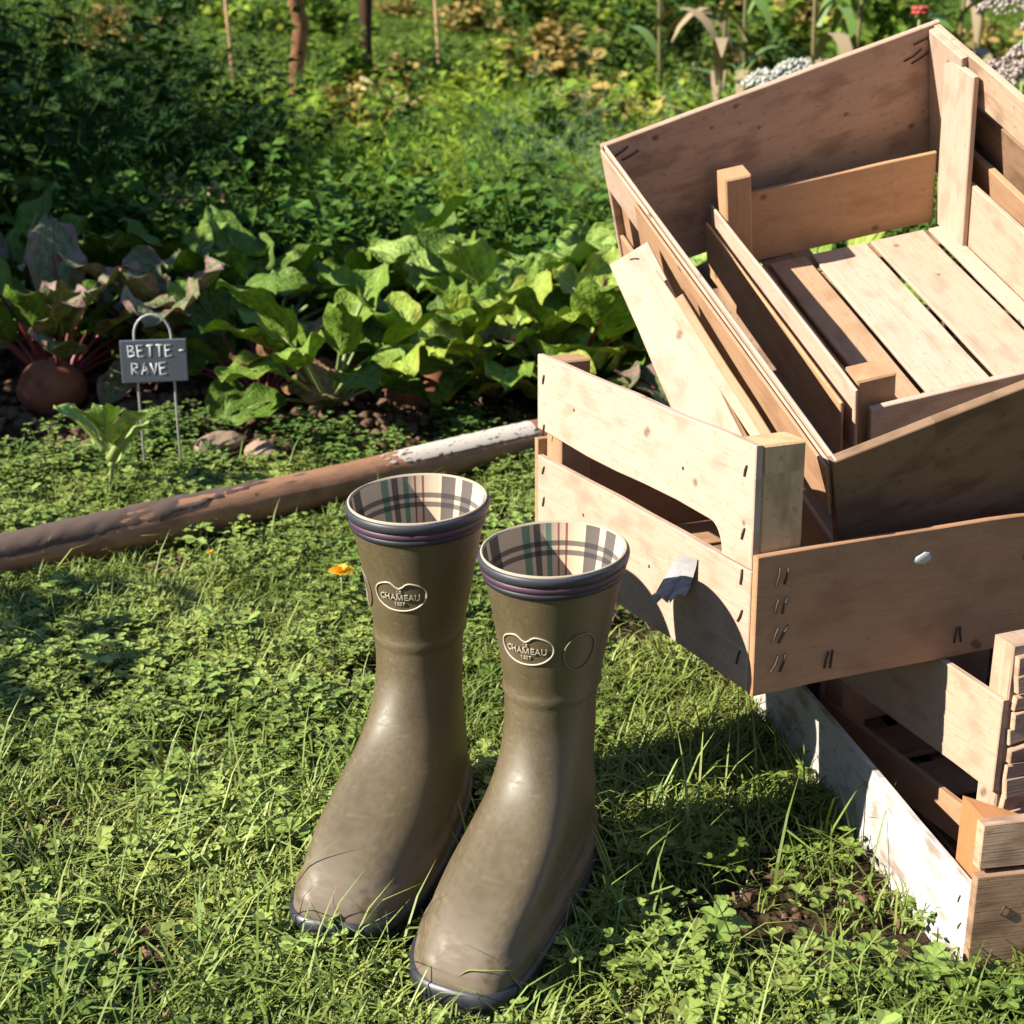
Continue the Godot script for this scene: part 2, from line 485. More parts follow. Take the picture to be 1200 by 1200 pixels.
	obj("batten", prism(PackedVector2Array([Vector2(0, 0), Vector2(0.178, 0), Vector2(0.178, 0.06), Vector2(0, 0.06)]), 0.006, 0.001), M.bright, E, Transform3D(Basis(Vector3(0, 1, 0), Vector3(0, 0, 1), Vector3(1, 0, 0)), Vector3(ew - 0.007, 0.0, -el + 0.002)))
	corner_wedge(E, Vector3(ew - 0.006, 0.0, 0.012), -0.03, -0.03, 0.11, M.pale)
	along_z("side_slat", E, el + 0.03, 0.062, Vector3(-0.018, 0.008, 0.024), M.bright, 0.003)
	along_z("side_slat", E, el + 0.012, 0.055, Vector3(-0.028, 0.002, 0.018), M.tan_wood, 0.003)
	along_z("side_slat", E, el + 0.02, 0.066, Vector3(ew - 0.001, 0.0, 0.014), M.bright2, 0.005)
	var gx := [0.0, 0.029, 0.0735, 0.138, 0.200, 0.224]
	for k in 5:
		var fw: float = gx[k + 1] - gx[k] - 0.0062
		obj("floor_slat", plank(el - 0.002, fw, 0.004, 0.0008), [M.tan_wood, M.floor_light, M.bright, M.bright2, M.bright][k], E, Transform3D(FLOORL, Vector3(gx[k + 1] - 0.002, 0.0, 0.012)))
	obj("floor_bearer", plank(ew - 0.02, 0.03, 0.008), M.dark_ply, E, Transform3D(FLOORW, Vector3(0.01, -0.0065, -0.02)))
	obj("floor_bearer", plank(ew - 0.02, 0.03, 0.008), M.dark_ply, E, Transform3D(FLOORW, Vector3(0.01, -0.0065, -el + 0.04)))

	# ---- loose slats leaning in C beside D
	loose_slat(Vector3(0.2239, 0.3418, -1.3693), Vector3(0.1397, 0.5020, -1.5978), 0.046, M.bright2, "wide pale loose slat leaning between the crates with a staple at its top", 0.005)
	loose_slat(Vector3(0.1742, 0.3489, -1.4889), Vector3(0.1340, 0.4350, -1.6373), 0.012, M.pale, "narrow loose slat edge leaning left of the wide pale slat", 0.006)
	loose_slat(Vector3(0.2520, 0.3399, -1.3260), Vector3(0.1447, 0.4820, -1.5480), 0.011, M.pale, "thin splintered stick between the wide slat and the tilted crate", 0.004)
	loose_slat(Vector3(0.2607, 0.3341, -1.3079), Vector3(0.1669, 0.4667, -1.5105), 0.008, M.warm, "second thin stick tight against the tilted crate's side", 0.004)

func loose_slat(a: Vector3, b: Vector3, w: float, m: Material, label: String, t: float) -> void:
	var d := (b - a).normalized()
	var view := (Vector3(-0.35, 0.45, 0.8)).normalized()
	var s := view.cross(d).normalized()
	var n := d.cross(s).normalized()
	var o := thing("loose_slat", label, "slat", Transform3D(Basis(d, s, n), a), "loose slats in the crate")
	obj("slat", plank((b - a).length(), w, t), m, o)
	if w > 0.032:
		staple(o, Vector3((b - a).length() - 0.012, 0.02, t / 2), Vector3(0, 0, 1), Vector3(0.6, 1, 0).normalized(), 0.01, 0.0008)

# ---------------------------------------------------------------- boots
const BY := [0.0, 0.012, 0.024, 0.036, 0.048, 0.058, 0.067, 0.075, 0.083, 0.092, 0.103, 0.116, 0.13, 0.146, 0.163, 0.18, 0.2, 0.225, 0.25, 0.28, 0.31]
const BF := [0.266, 0.273, 0.274, 0.271, 0.264, 0.254, 0.241, 0.225, 0.206, 0.185, 0.162, 0.143, 0.129, 0.120, 0.114, 0.1115, 0.111, 0.115, 0.119, 0.125, 0.131]
const BB := [0.006, 0.0, -0.004, -0.006, -0.008, -0.008, -0.008, -0.007, -0.006, -0.003, 0.001, 0.006, 0.009, 0.011, 0.012, 0.011, 0.008, 0.004, 0.0, -0.004, -0.008]
const BW := [0.046, 0.0485, 0.049, 0.0485, 0.0475, 0.0465, 0.0455, 0.0445, 0.043, 0.0415, 0.0395, 0.038, 0.037, 0.0365, 0.0362, 0.0368, 0.039, 0.043, 0.0475, 0.053, 0.0585]

func spline(a: Array, y: float) -> float:
	var i := 0
	while i < BY.size() - 2 and y > BY[i + 1]: i += 1
	var t: float = clampf((y - BY[i]) / (BY[i + 1] - BY[i]), 0, 1)
	var p0: float = a[maxi(i - 1, 0)]
	var p1: float = a[i]
	var p2: float = a[i + 1]
	var p3: float = a[mini(i + 2, a.size() - 1)]
	return 0.5 * (2.0 * p1 + (p2 - p0) * t + (2.0 * p0 - 5.0 * p1 + 4.0 * p2 - p3) * t * t + (3.0 * p1 - p0 - 3.0 * p2 + p3) * t * t * t)

# angle 0 is the toe side, PI the heel; side -1 mirrors the inner/outer curve of the foot
func boot_at(q: float, y: float, grow: float, side: float) -> Vector3:
	var zf := spline(BF, y) + grow
	var zb := spline(BB, y) - grow
	var wd := spline(BW, y) + grow
	var foot := 1.0 - smoothstep(0.07, 0.17, y)
	var c := cos(q)
	var s := sin(q)
	var z := (zf + zb) / 2 + (zf - zb) / 2 * c
	var f := c
	var prof := 1.0 + foot * (0.16 * f - 0.05 * (1.0 - f * f) + 0.09 * f * f)
	# squarer toe and heel low down
	var e := lerpf(1.0, 0.62 if c > 0.0 else 0.80, foot)
	var x := signf(s) * pow(absf(s), e) * wd * prof
	x += side * foot * 0.012 * f * f * signf(f) * (1.0 if f > 0 else 0.3)
	# vertical crease folds round the ankle
	var fold := exp(-pow((y - 0.17) / 0.035, 2.0))
	var k := 1.0 + fold * 0.02 * sin(q * 3.0 + y * 60.0)
	return Vector3(x * k, y, z)

func boot_normal(q: float, y: float, side: float) -> Vector3:
	var a := boot_at(q + 0.01, y, 0, side) - boot_at(q - 0.01, y, 0, side)
	var b := boot_at(q, y + 0.002, 0, side) - boot_at(q, y - 0.002, 0, side)
	var n := b.cross(a).normalized()
	var o := boot_at(q, y, 0, side) - Vector3(0, y, (spline(BF, y) + spline(BB, y)) / 2)
	return n if n.dot(o) > 0 else -n

func on_boot(q0: float, y0: float, x: float, y: float, off: float, side: float) -> Vector3:
	var r := (boot_at(q0 + 0.02, y0, 0, side) - boot_at(q0 - 0.02, y0, 0, side)).length() / 0.04
	var q := q0 + x / r
	return boot_at(q, y0 + y, 0, side) + boot_normal(q, y0 + y, side) * off

func loft(ys: Array, grows: Array, side: float, cols := 64) -> ArrayMesh:
	var st := new_st(false)
	for i in ys.size() - 1:
		for j in cols:
			var q0 := PI + TAU * j / cols
			var q1 := PI + TAU * (j + 1) / cols
			var u0 := float(j) / cols
			var u1 := float(j + 1) / cols
			quad(st, boot_at(q0, ys[i], grows[i], side), boot_at(q0, ys[i + 1], grows[i + 1], side), boot_at(q1, ys[i + 1], grows[i + 1], side), boot_at(q1, ys[i], grows[i], side),
				Vector2(u0, ys[i] * 3), Vector2(u0, ys[i + 1] * 3), Vector2(u1, ys[i + 1] * 3), Vector2(u1, ys[i] * 3))
	st.index()
	return done(st)

func build_boot(label: String, at: Vector3, yaw: float, lean: Vector2, side: float, patch_q: float, size: float) -> void:
	var basis := (Basis(Vector3.UP, yaw) * Basis.from_euler(Vector3(lean.x, 0, lean.y))).scaled(Vector3.ONE * size)
	var o := thing("rubber_boot", label, "boot", Transform3D(basis, at), "pair of rubber boots")
	var ys := []
	var gr := []
	var n := 78
	for i in n + 1:
		var y := 0.010 + (0.30 - 0.010) * i / n
		var g := 0.0
		g += 0.0022 * exp(-pow((y - 0.193) / 0.0026, 2.0))          # moulded seam above the ankle
		g += 0.0026 * (1.0 - smoothstep(0.043, 0.047, y)) + 0.0016 * exp(-pow((y - 0.046) / 0.0028, 2.0))            # bumper band round the foot
		ys.append(y)
		gr.append(g)
	obj("shaft", loft(ys, gr, side), M.rubber, o)
	# closed floor inside the sole and the dark outsole
	var sy := [0.0, 0.002, 0.013, 0.0145, 0.0155, 0.017, 0.0295, 0.031]
	var sg := [-0.03, 0.0022, 0.0035, 0.0022, 0.0022, 0.0048, 0.0056, 0.0012]
	obj("sole", loft(sy, sg, side), M.sole, o)
	# rim binding: three strips
	obj("rim_binding", loft([0.2900, 0.2903, 0.2950, 0.2951], [0.0004, 0.0014, 0.0017, 0.0011], side), M.navy, o)
	obj("rim_binding", loft([0.2952, 0.2953, 0.3010, 0.3011], [0.0011, 0.0016, 0.0018, 0.0011], side), M.purple, o)
	obj("rim_binding", loft([0.3012, 0.3013, 0.3062, 0.3085, 0.3095, 0.309], [0.0011, 0.0022, 0.0024, 0.0017, 0.0004, -0.0006], side), M.navy_grey, o)
	# lining: pale edge, then the checked cloth going down inside
	obj("lining_edge", loft([0.3085, 0.3105, 0.3112, 0.309], [-0.0006, -0.0002, -0.0016, -0.0028], side), M.lining_edge, o)
	var ly := []
	var lg := []
	for i in 30:
		ly.append(0.3095 - i * 0.006)
		lg.append(-0.0030)
	obj("lining", loft(ly, lg, side), M.plaid, o)
	obj("insole", loft([0.1365, 0.1365, 0.1365], [-0.003, -0.02, -0.036], side), M.plaid, o)
	# the badge: a lip-shaped oval, notched at the top, and its lettering
	var q0 := 0.0
	var y0 := 0.243
	var bx := 0.0222
	var by := 0.0138
	var pts := []
	for i in 61:
		var a := PI / 2 + TAU * i / 60.0
		var d := absf(wrapf(a - PI / 2, -PI, PI))
		var px := signf(cos(a)) * pow(absf(cos(a)), 0.9) * bx
		var py := by * (sin(a) if sin(a) < 0 else 0.92 * pow(sin(a), 0.8))
		py -= by * 0.42 * exp(-pow(d / 0.19, 2.0))
		pts.append(on_boot(q0, y0, px, py, 0.0006, side))
	var st := new_st(false)
	tube(st, pts, [0.00075], 6, false)
	obj("badge_outline", done(st), M.badge, o)
	for lnx in [["LE", 0.0038, 0.0026], ["CHAMEAU", -0.0012, 0.0050], ["1927", -0.0072, 0.0028]]:
		var tm := TextMesh.new()
		var fnt := SystemFont.new()
		fnt.font_names = PackedStringArray(["Droid Sans"])
		fnt.font_weight = 500
		tm.font = fnt
		tm.text = lnx[0]
		tm.font_size = 32
		tm.pixel_size = lnx[2] / 32.0 * 1.35
		tm.depth = 0.0009
		tm.curve_step = 3.0
		var ar := tm.get_mesh_arrays()
		var vs: PackedVector3Array = ar[Mesh.ARRAY_VERTEX]
		for i in vs.size():
			vs[i] = on_boot(q0, y0, vs[i].x * 1.12, vs[i].y + lnx[1], 0.0004 + vs[i].z + 0.00045, side)
		ar[Mesh.ARRAY_VERTEX] = vs
		ar[Mesh.ARRAY_NORMAL] = null
		ar[Mesh.ARRAY_TANGENT] = null
		var am := ArrayMesh.new()
		am.add_surface_from_arrays(Mesh.PRIMITIVE_TRIANGLES, ar)
		obj("badge_lettering", am, M.badge, o)
	# round moulded patch on the side: a low dome with a bead round it
	var bead := []
	for i in 41:
		var a := TAU * i / 40.0
		bead.append(on_boot(patch_q, 0.238, 0.0155 * cos(a), 0.0165 * sin(a), 0.0006, side))
	st = new_st(false)
	tube(st, bead, [0.0008], 6, false)
	obj("side_patch", done(st), M.rubber_pale, o)

# ---------------------------------------------------------------- leaves and plants
# one broad leaf growing from the origin towards +z: stalk, then a crinkled blade
func broad_leaf(s: int, stalk: float, length: float, width: float, e0: float, e1: float, ruffle: float, stalk_mat: Material) -> ArrayMesh:
	var r := RandomNumberGenerator.new()
	r.seed = s
	var pts := []
	var dirs := []
	var p := Vector3.ZERO
	var total := stalk + length
	var steps := 18
	var side_bend := r.randf_range(-0.25, 0.25)
	for i in steps + 1:
		var t := float(i) / steps
		var e := lerpf(e0, e1, pow(t, 1.6))
		var d := Vector3(sin(side_bend * t), 0, cos(side_bend * t)) * cos(e) + Vector3.UP * sin(e)
		pts.append(p)
		dirs.append(d)
		p += d * total / steps
	var sample := func(t):
		var f: float = clampf(t, 0, 1) * steps
		var i := mini(int(f), steps - 1)
		return [pts[i].lerp(pts[i + 1], f - i), dirs[i].lerp(dirs[i + 1], f - i).normalized()]
	var st := new_st(false)
	var nu := 18
	var nv := 12
	var cup := r.randf_range(0.1, 0.35)
	var ph := r.randf() * TAU
	var grid := []
	for i in nu + 1:
		var t := float(i) / nu
		var sm: Array = sample.call(lerpf(stalk * 0.9 / total, 1.0, t))
		var d: Vector3 = sm[1]
		var sd := d.cross(Vector3.UP).normalized()
		if sd.length() < 0.1: sd = Vector3.RIGHT
		var up := sd.cross(d).normalized()
		var hw := width * 0.5 * pow(sin(PI * clampf(pow(t, 0.80) * 0.98 + 0.012, 0, 1)), 0.55)
		var row := []
		for j in nv + 1:
			var u := float(j) / nv * 2.0 - 1.0
			var edge := absf(u)
			var z := cup * hw * edge * edge - 0.1 * hw * (1.0 - edge)
			z += ruffle * width * pow(edge, 2.0) * sin(t * 15.0 + ph + u * 2.0) * (0.4 + 0.6 * t)
			z += width * 0.15 * fn.get_noise_3d(t * 130.0 + s * 17.0, u * 75.0, s * 3.1) 
			z -= width * 0.02 * absf(sin((t - edge * 0.42) * 8.0 * PI)) * (1.0 - edge * 0.5)
			var hh := hw * (1.0 + 0.035 * sin(t * 13.0 + ph * 2.0 + u * 2.0) * edge)
			row.append(sm[0] + sd * u * hh + up * z)
		grid.append(row)
	for i in nu:
		for j in nv:
			var a := Vector2(float(j) / nv, float(i) / nu)
			quad(st, grid[i][j], grid[i][j + 1], grid[i + 1][j + 1], grid[i + 1][j], a, a + Vector2(1.0 / nv, 0), a + Vector2(1.0 / nv, 1.0 / nu), a + Vector2(0, 1.0 / nu))
	st.index()
	var mesh := done(st)
	st = new_st(false)
	var sp := []
	var sr := []
	for i in 9:
		var sm2: Array = sample.call((stalk + length * 0.55) / total * i / 8.0)
		var d2: Vector3 = sm2[1]
		var sd2 := d2.cross(Vector3.UP).normalized()
		sp.append(sm2[0] - sd2.cross(d2).normalized() * 0.0025)
		sr.append(lerpf(0.0055, 0.0015, i / 8.0))
	tube(st, sp, sr, 6)
	st.generate_normals()
	st.commit(mesh)
	mesh.surface_set_material(1, stalk_mat)
	return mesh

const ORD := ["first", "second", "third", "fourth", "fifth", "sixth", "seventh", "eighth", "ninth", "tenth", "eleventh", "twelfth", "thirteenth"]
var leaf_pool := {}
func pool(kind: String, stalk_mat: Material) -> Array:
	if not leaf_pool.has(kind):
		var a := []
		for k in 9:
			var grade := k / 8.0      # 0 = upright heart leaf, 1 = outer, drooping
			var e0 := deg_to_rad(lerpf(80, 34, grade) + rng.randf_range(-5, 5))
			var e1 := deg_to_rad(lerpf(35, -55, grade) + rng.randf_range(-12, 12))
			a.append(broad_leaf(100 + k + kind.hash() % 50, rng.randf_range(0.10, 0.17), rng.randf_range(0.12, 0.17), rng.randf_range(0.085, 0.12), e0, e1, rng.randf_range(0.08, 0.14), stalk_mat))
		leaf_pool[kind] = a
	return leaf_pool[kind]

func broad_plant(called: String, label: String, category: String, x: float, z: float, n: int, size: float, mats: Array, stalk: Material, bulb := false, group := "", turn := 0.0) -> Node3D:
	var o := thing(called, label, category, Transform3D(Basis(), Vector3(x, ground_y(x, z), z)), group)
	var leaves := pool(stalk.resource_name, stalk)
	for k in n:
		var yaw := turn + k * 2.39996 + rng.randf_range(-0.3, 0.3)
		var g := clampf(float(k) / n * 1.15 + rng.randf_range(-0.15, 0.15), 0, 0.999)
		var s := size * rng.randf_range(0.8, 1.2)
		if bulb and g > 0.7 and cos(yaw) > 0.2: yaw += PI
		var lf := obj("leaf", leaves[int(g * 9)], null, o, Transform3D((Basis(Vector3.UP, yaw) * Basis(Vector3.BACK, rng.randf_range(-0.5, 0.5)) * Basis(Vector3.UP, rng.randf_range(-0.3, 0.3))).scaled(Vector3.ONE * s), Vector3(sin(yaw), 0, cos(yaw)) * 0.012 + Vector3(0, 0.02, 0)))
		lf.set_surface_override_material(0, mats[rng.randi() % mats.size()])
	if bulb:
		var st := new_st(false)
		ball(st, Vector3(0, 0.022, 0.03), Vector3(0.060, 0.050, 0.052), 14, 22, 0.32)
		obj("root_bulb", done(st), M.beet, o)
	return o

# a feathery frond from the origin along +z
func frond(st: SurfaceTool, at: Transform3D, s: RandomNumberGenerator, length: float, e0: float, e1: float, wid: float, c: Color) -> void:
	var p := Vector3.ZERO
	var steps := 9
	for i in steps:
		var t := float(i) / steps
		var e := lerpf(e0, e1, t)
		var d := Vector3(0, sin(e), cos(e))
		var q := p + d * length / steps
		var w := 0.0016 * (1.0 - t * 0.6)
		var sd := Vector3(w, 0, 0)
		st.set_color(c * s.randf_range(0.8, 1.1))
		quad(st, at * (p - sd), at * (p + sd), at * (q + sd), at * (q - sd))
		if i >= 2:
			for side in [-1.0, 1.0]:
				var pl: float = wid * sin(PI * clampf(t * 0.85 + 0.18, 0, 1)) * s.randf_range(0.75, 1.2)
				var up := Vector3(0, cos(e), -sin(e))
				var dd := (Vector3(side, 0, 0) + d * s.randf_range(0.4, 0.8) + up * s.randf_range(-0.1, 0.5)).normalized()
				var col := c * s.randf_range(0.7, 1.25)
				st.set_color(col)
				var e2 := p + dd * pl
				var wv := d * 0.0011
				tri(st, at * (p - wv), at * (p + wv), at * e2)
				for k in 5:
					var f := 0.25 + k * 0.17
					var base := p + dd * pl * f
					for s2 in [-1.0, 1.0]:
						var nd: Vector3 = (dd * 0.7 + d * s2 * 0.8 + Vector3(s.randf_range(-0.3, 0.3), s.randf_range(-0.2, 0.45), s.randf_range(-0.3, 0.3))).normalized()
						var nl := pl * 0.34 * s.randf_range(0.6, 1.2)
						tri(st, at * base, at * (base + dd * 0.0035), at * (base + nd * nl))
		p = q

func feather_mesh(s: int, n: int, length: float, wid: float, spread: float, c: Color) -> ArrayMesh:
	var r := RandomNumberGenerator.new()
	r.seed = s
	var st := new_st()
	for k in n:
		var yaw := k * 2.39996 + r.randf_range(-0.3, 0.3)
		var e0 := deg_to_rad(lerpf(86, 86 - spread, float(k) / n))
		var e1 := e0 - deg_to_rad(r.randf_range(25, 75))
		frond(st, Transform3D(Basis(Vector3.UP, yaw), Vector3(sin(yaw), 0, cos(yaw)) * 0.01), r, length * r.randf_range(0.65, 1.1), e0, e1, wid, c)
	return done(st)

# a bushy plant of many small leaflets (celery and parsley like)
func leaflet_mesh(s: int, stalks: int, height: float, leaf: float, c: Color, spread := 55.0, wavy := 0.35) -> ArrayMesh:
	var r := RandomNumberGenerator.new()
	r.seed = s
	var st := new_st()
	for k in stalks:
		var yaw := k * 2.39996 + r.randf_range(-0.4, 0.4)
		var e := deg_to_rad(88 - spread * pow(r.randf(), 0.8))
		var d := Vector3(sin(yaw) * cos(e), sin(e), cos(yaw) * cos(e))
		var hh := height * r.randf_range(0.45, 1.1)
		var p := d * 0.01
		var q := d * hh + Vector3(0, -0.15 * hh * cos(e), 0)
		var sd := d.cross(Vector3(cos(yaw), 0.2, -sin(yaw))).normalized() * 0.002
		st.set_color(Color(c.r * 1.4, c.g * 1.25, c.b))
		quad(st, p - sd, p + sd, q + sd * 0.4, q - sd * 0.4)
		for j in 9:
			var f := 1.0 - j * 0.075
			var base := p.lerp(q, f)
			var a := r.randf() * TAU
			var out := (Vector3(sin(a), r.randf_range(-0.15, 0.5), cos(a)) + d * 0.35).normalized()
			var l := leaf * r.randf_range(0.6, 1.25)
			var n := (Vector3(r.randf_range(-0.6, 0.6), 1, r.randf_range(-0.6, 0.6))).normalized()
			var sw := out.cross(n).normalized() * l * 0.36
			var up := sw.cross(out).normalized() * l * wavy * 0.4
			var v := r.randf_range(0.65, 1.3)
			st.set_color(Color(c.r * v * r.randf_range(0.9, 1.2), c.g * v, c.b * v))
			var m1 := base + out * l * 0.45
			var m2 := base + out * l * 0.75
			var tip := base + out * l - up
			tri(st, base, m1 + sw + up, m1)
			tri(st, base, m1, m1 - sw + up)
			tri(st, m1, m1 + sw + up, m2 + sw * 1.0)
			tri(st, m1, m2 + sw * 1.0, tip)
			tri(st, m1, tip, m2 - sw * 1.0)
			tri(st, m1, m2 - sw * 1.0, m1 - sw + up)
	return done(st)

func ground_y(x: float, z: float) -> float:
	var y := fn.get_noise_2d(x * 60.0, z * 60.0) * 0.008
	var bed := smoothstep(-2.33, -2.5, z) * (1.0 - smoothstep(-3.9, -4.1, z))
	y += bed * (0.03 + fn.get_noise_2d(x * 420.0, z * 420.0) * 0.018)
	return y

# ---------------------------------------------------------------- ready
func _ready() -> void:
	rng.seed = 7
	fn.seed = 11
	fn.frequency = 0.01
	fn.fractal_octaves = 3
	# camera
	var cam := Camera3D.new()
	cam.name = "camera"
	add_child(cam)
	var at := CameraAttributesPhysical.new()
	at.frustum_focal_length = 36.66
	at.frustum_focus_distance = 1.35
	at.frustum_near = 0.05
	at.frustum_far = 200.0
	at.exposure_aperture = 8.5
	cam.attributes = at
	cam.position = Vector3(0, 0.79, 0)
	cam.rotation_degrees = Vector3(-20, 0, 0)
	cam.current = true
	# sky
	var env := Environment.new()
	env.background_mode = Environment.BG_SKY
	env.tonemap_mode = Environment.TONE_MAPPER_LINEAR
	env.tonemap_exposure = 2.5
	env.sdfgi_enabled = true
	env.ssao_enabled = true
	env.ssil_enabled = true
	var sk := ProceduralSkyMaterial.new()
	sk.sky_top_color = Color(0.42, 0.55, 0.74)
	sk.sky_horizon_color = Color(0.80, 0.80, 0.78)
	sk.sky_curve = 0.12
	sk.ground_bottom_color = Color(0.16, 0.18, 0.10)
	sk.ground_horizon_color = Color(0.4, 0.42, 0.35)
	sk.sky_energy_multiplier = 0.70
	env.sky = Sky.new()
	env.sky.sky_material = sk
	var we := WorldEnvironment.new()
	we.name = "environment"
	we.environment = env
	add_child(we)
	# sun: from the left, a little from the camera's side
	var sun := DirectionalLight3D.new()
	sun.name = "sun"
	sun.light_energy = 1.6
	sun.light_color = Color(1.0, 0.965, 0.91)
	sun.light_angular_distance = 0.5
	sun.shadow_enabled = true
	sun.sky_mode = DirectionalLight3D.SKY_MODE_LIGHT_ONLY
	add_child(sun)
	var az := deg_to_rad(19.5)
	var el := deg_to_rad(35.0)
	var to_sun := Vector3(-cos(az) * cos(el), sin(el), sin(az) * cos(el))
	sun.look_at_from_position(to_sun * 10.0, Vector3.ZERO)

	materials()
	build_ground()
	build_crates()
	build_boot("taller-looking rubber boot standing behind, left of the pair", Vector3(-0.070, 0.0, -1.365), deg_to_rad(-13.5), Vector2(-0.02, 0.0), -1.0, deg_to_rad(-56), 1.05)
	build_boot("nearer rubber boot of the pair, on the right beside the crates", Vector3(0.058, 0.0, -1.262), deg_to_rad(-24), Vector2(-0.02, 0.0), 1.0, deg_to_rad(54), 1.02)
	build_handle()
	build_sign()
	build_garden()
	build_lawn()

func materials() -> void:
	var tp := wood_texture(21, Color(0.440, 0.335, 0.258), Color(0.365, 0.262, 0.190), Color(0.25, 0.165, 0.108), 0.45, 5)
	var tb := wood_texture(51, Color(0.425, 0.285, 0.208), Color(0.340, 0.216, 0.150), Color(0.15, 0.09, 0.062), 0.55, 7)
	var tg := wood_texture(83, Color(0.28, 0.205, 0.155), Color(0.19, 0.135, 0.098), Color(0.085, 0.060, 0.042), 0.6, 3)
	var tw := wood_texture(97, Color(0.48, 0.465, 0.44), Color(0.41, 0.39, 0.355), Color(0.20, 0.14, 0.095), 0.75, 3)
	M.pale = wood_mat("pale_wood", tp, Color(0.97, 0.95, 0.92))
	M.bright = wood_mat("bright_wood", tp, Color(1.0, 1.0, 1.0))
	M.bright2 = wood_mat("bright_wood_two", tp, Color(0.98, 0.96, 0.95))
	M.warm = wood_mat("warm_wood", tp, Color(0.92, 0.83, 0.73))
	M.tan_wood = wood_mat("tan_wood", tp, Color(0.97, 0.88, 0.76))
	M.front_wood = wood_mat("front_wood", tp, Color(0.95, 0.82, 0.70))
	M.post_wood = wood_mat("post_wood", tb, Color(1.15, 1.15, 1.0))
	M.floor_wood = wood_mat("floor_wood", tg, Color(1.0, 0.95, 0.88))
	M.floor_light = wood_mat("floor_light", tp, Color(0.92, 0.86, 0.78))
	M.orange_wood = wood_mat("orange_wood", tp, Color(0.93, 0.74, 0.56))
	M.brown_ply = wood_mat("brown_ply", tb)
	M.dark_ply = wood_mat("dark_ply", tb, Color(0.76, 0.74, 0.68))
	M.grey_wood = wood_mat("grey_wood", tg, Color(1.08, 1.0, 0.92))
	M.weather = wood_mat("weathered_wood", tg, Color(1.25, 1.2, 1.15))
	M.white_wood = wood_mat("white_wood", tw)
	M.handle = wood_mat("handle_wood", tb, Color(0.86, 0.78, 0.70), 0.5)
	M.rust = plain("rust", lin(0.05, 0.03, 0.02), 0.6)
	M.glue = plain("glue", lin(0.45, 0.44, 0.41), 0.5)
	M.label_grey = plain("label_grey", lin(0.24, 0.23, 0.23), 0.6)
	M.label_grey.cull_mode = BaseMaterial3D.CULL_DISABLED
	# rubber with faint dust
	var rub := StandardMaterial3D.new()
	rub.resource_name = "rubber"
	var im := Image.create(512, 512, false, Image.FORMAT_RGB8)
	var rgh := Image.create(512, 512, false, Image.FORMAT_RGB8)
	var n1 := noise(5, 0.012, 5)
	var n2 := noise(6, 0.12, 3)
	var n3 := noise(8, 0.06, 2)
	for y in 512:
		for x in 512:
			var d := clampf(0.45 + n1.get_noise_2d(x, y) * 0.5 + n2.get_noise_2d(x, y) * 0.4, 0, 1)
			var hgt := y / 512.0 / 3.0
			var mud := clampf((1.0 - smoothstep(0.035, 0.085, hgt)) * (0.5 + n1.get_noise_2d(x * 2.2, y * 3.0) * 1.6 + n2.get_noise_2d(x, y) * 0.5), 0, 0.85)
			var scuff := clampf((n3.get_noise_2d(x * 0.35, y * 2.5) - 0.42) * 3.0, 0, 0.5)
			d = clampf(d + scuff, 0, 1.3)
			im.set_pixel(x, y, Color(0.074, 0.055, 0.025).lerp(Color(0.106, 0.081, 0.043), d).lerp(Color(0.125, 0.090, 0.062), mud).linear_to_srgb())
			var g := clampf(0.45 + 0.16 * d + 0.3 * mud + n2.get_noise_2d(x + 40, y) * 0.05, 0, 1)
			rgh.set_pixel(x, y, Color(g, g, g))
	rub.albedo_texture = ImageTexture.create_from_image(im)
	rub.roughness = 1.0
	rub.roughness_texture = ImageTexture.create_from_image(rgh)
	rub.metallic_specular = 0.55
	M.rubber = rub
	M.rubber_pale = plain("rubber_pale", lin(0.15, 0.115, 0.072), 0.5)
	M.sole = plain("sole_rubber", lin(0.022, 0.024, 0.030), 0.42)
	M.navy = plain("navy_binding", lin(0.020, 0.020, 0.030), 0.55)
	M.purple = plain("purple_binding", lin(0.070, 0.030, 0.058), 0.55)
	M.navy_grey = plain("navy_grey_binding", lin(0.036, 0.038, 0.050), 0.5)
	M.lining_edge = plain("lining_edge", lin(0.36, 0.30, 0.22), 0.9)
	M.badge = plain("badge", lin(0.42, 0.37, 0.28), 0.6)
	# checked lining
	var pl := Image.create(1024, 512, false, Image.FORMAT_RGB8)
	for y in 512:
		for x in 1024:
			var u := x / 1024.0
			var v := y / 512.0
			var c := Color(0.54, 0.43, 0.31)
			var uu := fposmod(u * 3.0 + 0.38, 1.0)
			var vv := fposmod(v * 5.0 + 0.35, 1.0)
			if uu > 0.06 and uu < 0.18: c = c.lerp(Color(0.04, 0.04, 0.05), 0.84)
			if uu > 0.24 and uu < 0.36: c = c.lerp(Color(0.04, 0.04, 0.05), 0.84)
			if uu > 0.50 and uu < 0.515 or uu > 0.56 and uu < 0.575: c = c.lerp(Color(0.22, 0.05, 0.03), 0.85)
			if uu > 0.62 and uu < 0.66 or uu > 0.78 and uu < 0.84: c = c.lerp(Color(0.05, 0.20, 0.14), 0.8)
			if uu > 0.70 and uu < 0.75: c = c.lerp(Color(0.04, 0.04, 0.05), 0.8)
			if vv > 0.10 and vv < 0.21 or vv > 0.30 and vv < 0.41: c = c.lerp(Color(0.04, 0.04, 0.045), 0.76)
			if (x + y) % 6 < 2: c = c * 0.92
			pl.set_pixel(x, y, c.linear_to_srgb())
	M.plaid = plain("checked_lining", Color.WHITE, 0.95, 0.2)
	M.plaid.albedo_texture = ImageTexture.create_from_image(pl)
	M.plaid.uv1_scale = Vector3(1, 1.6, 1)
	M.plaid.cull_mode = BaseMaterial3D.CULL_DISABLED
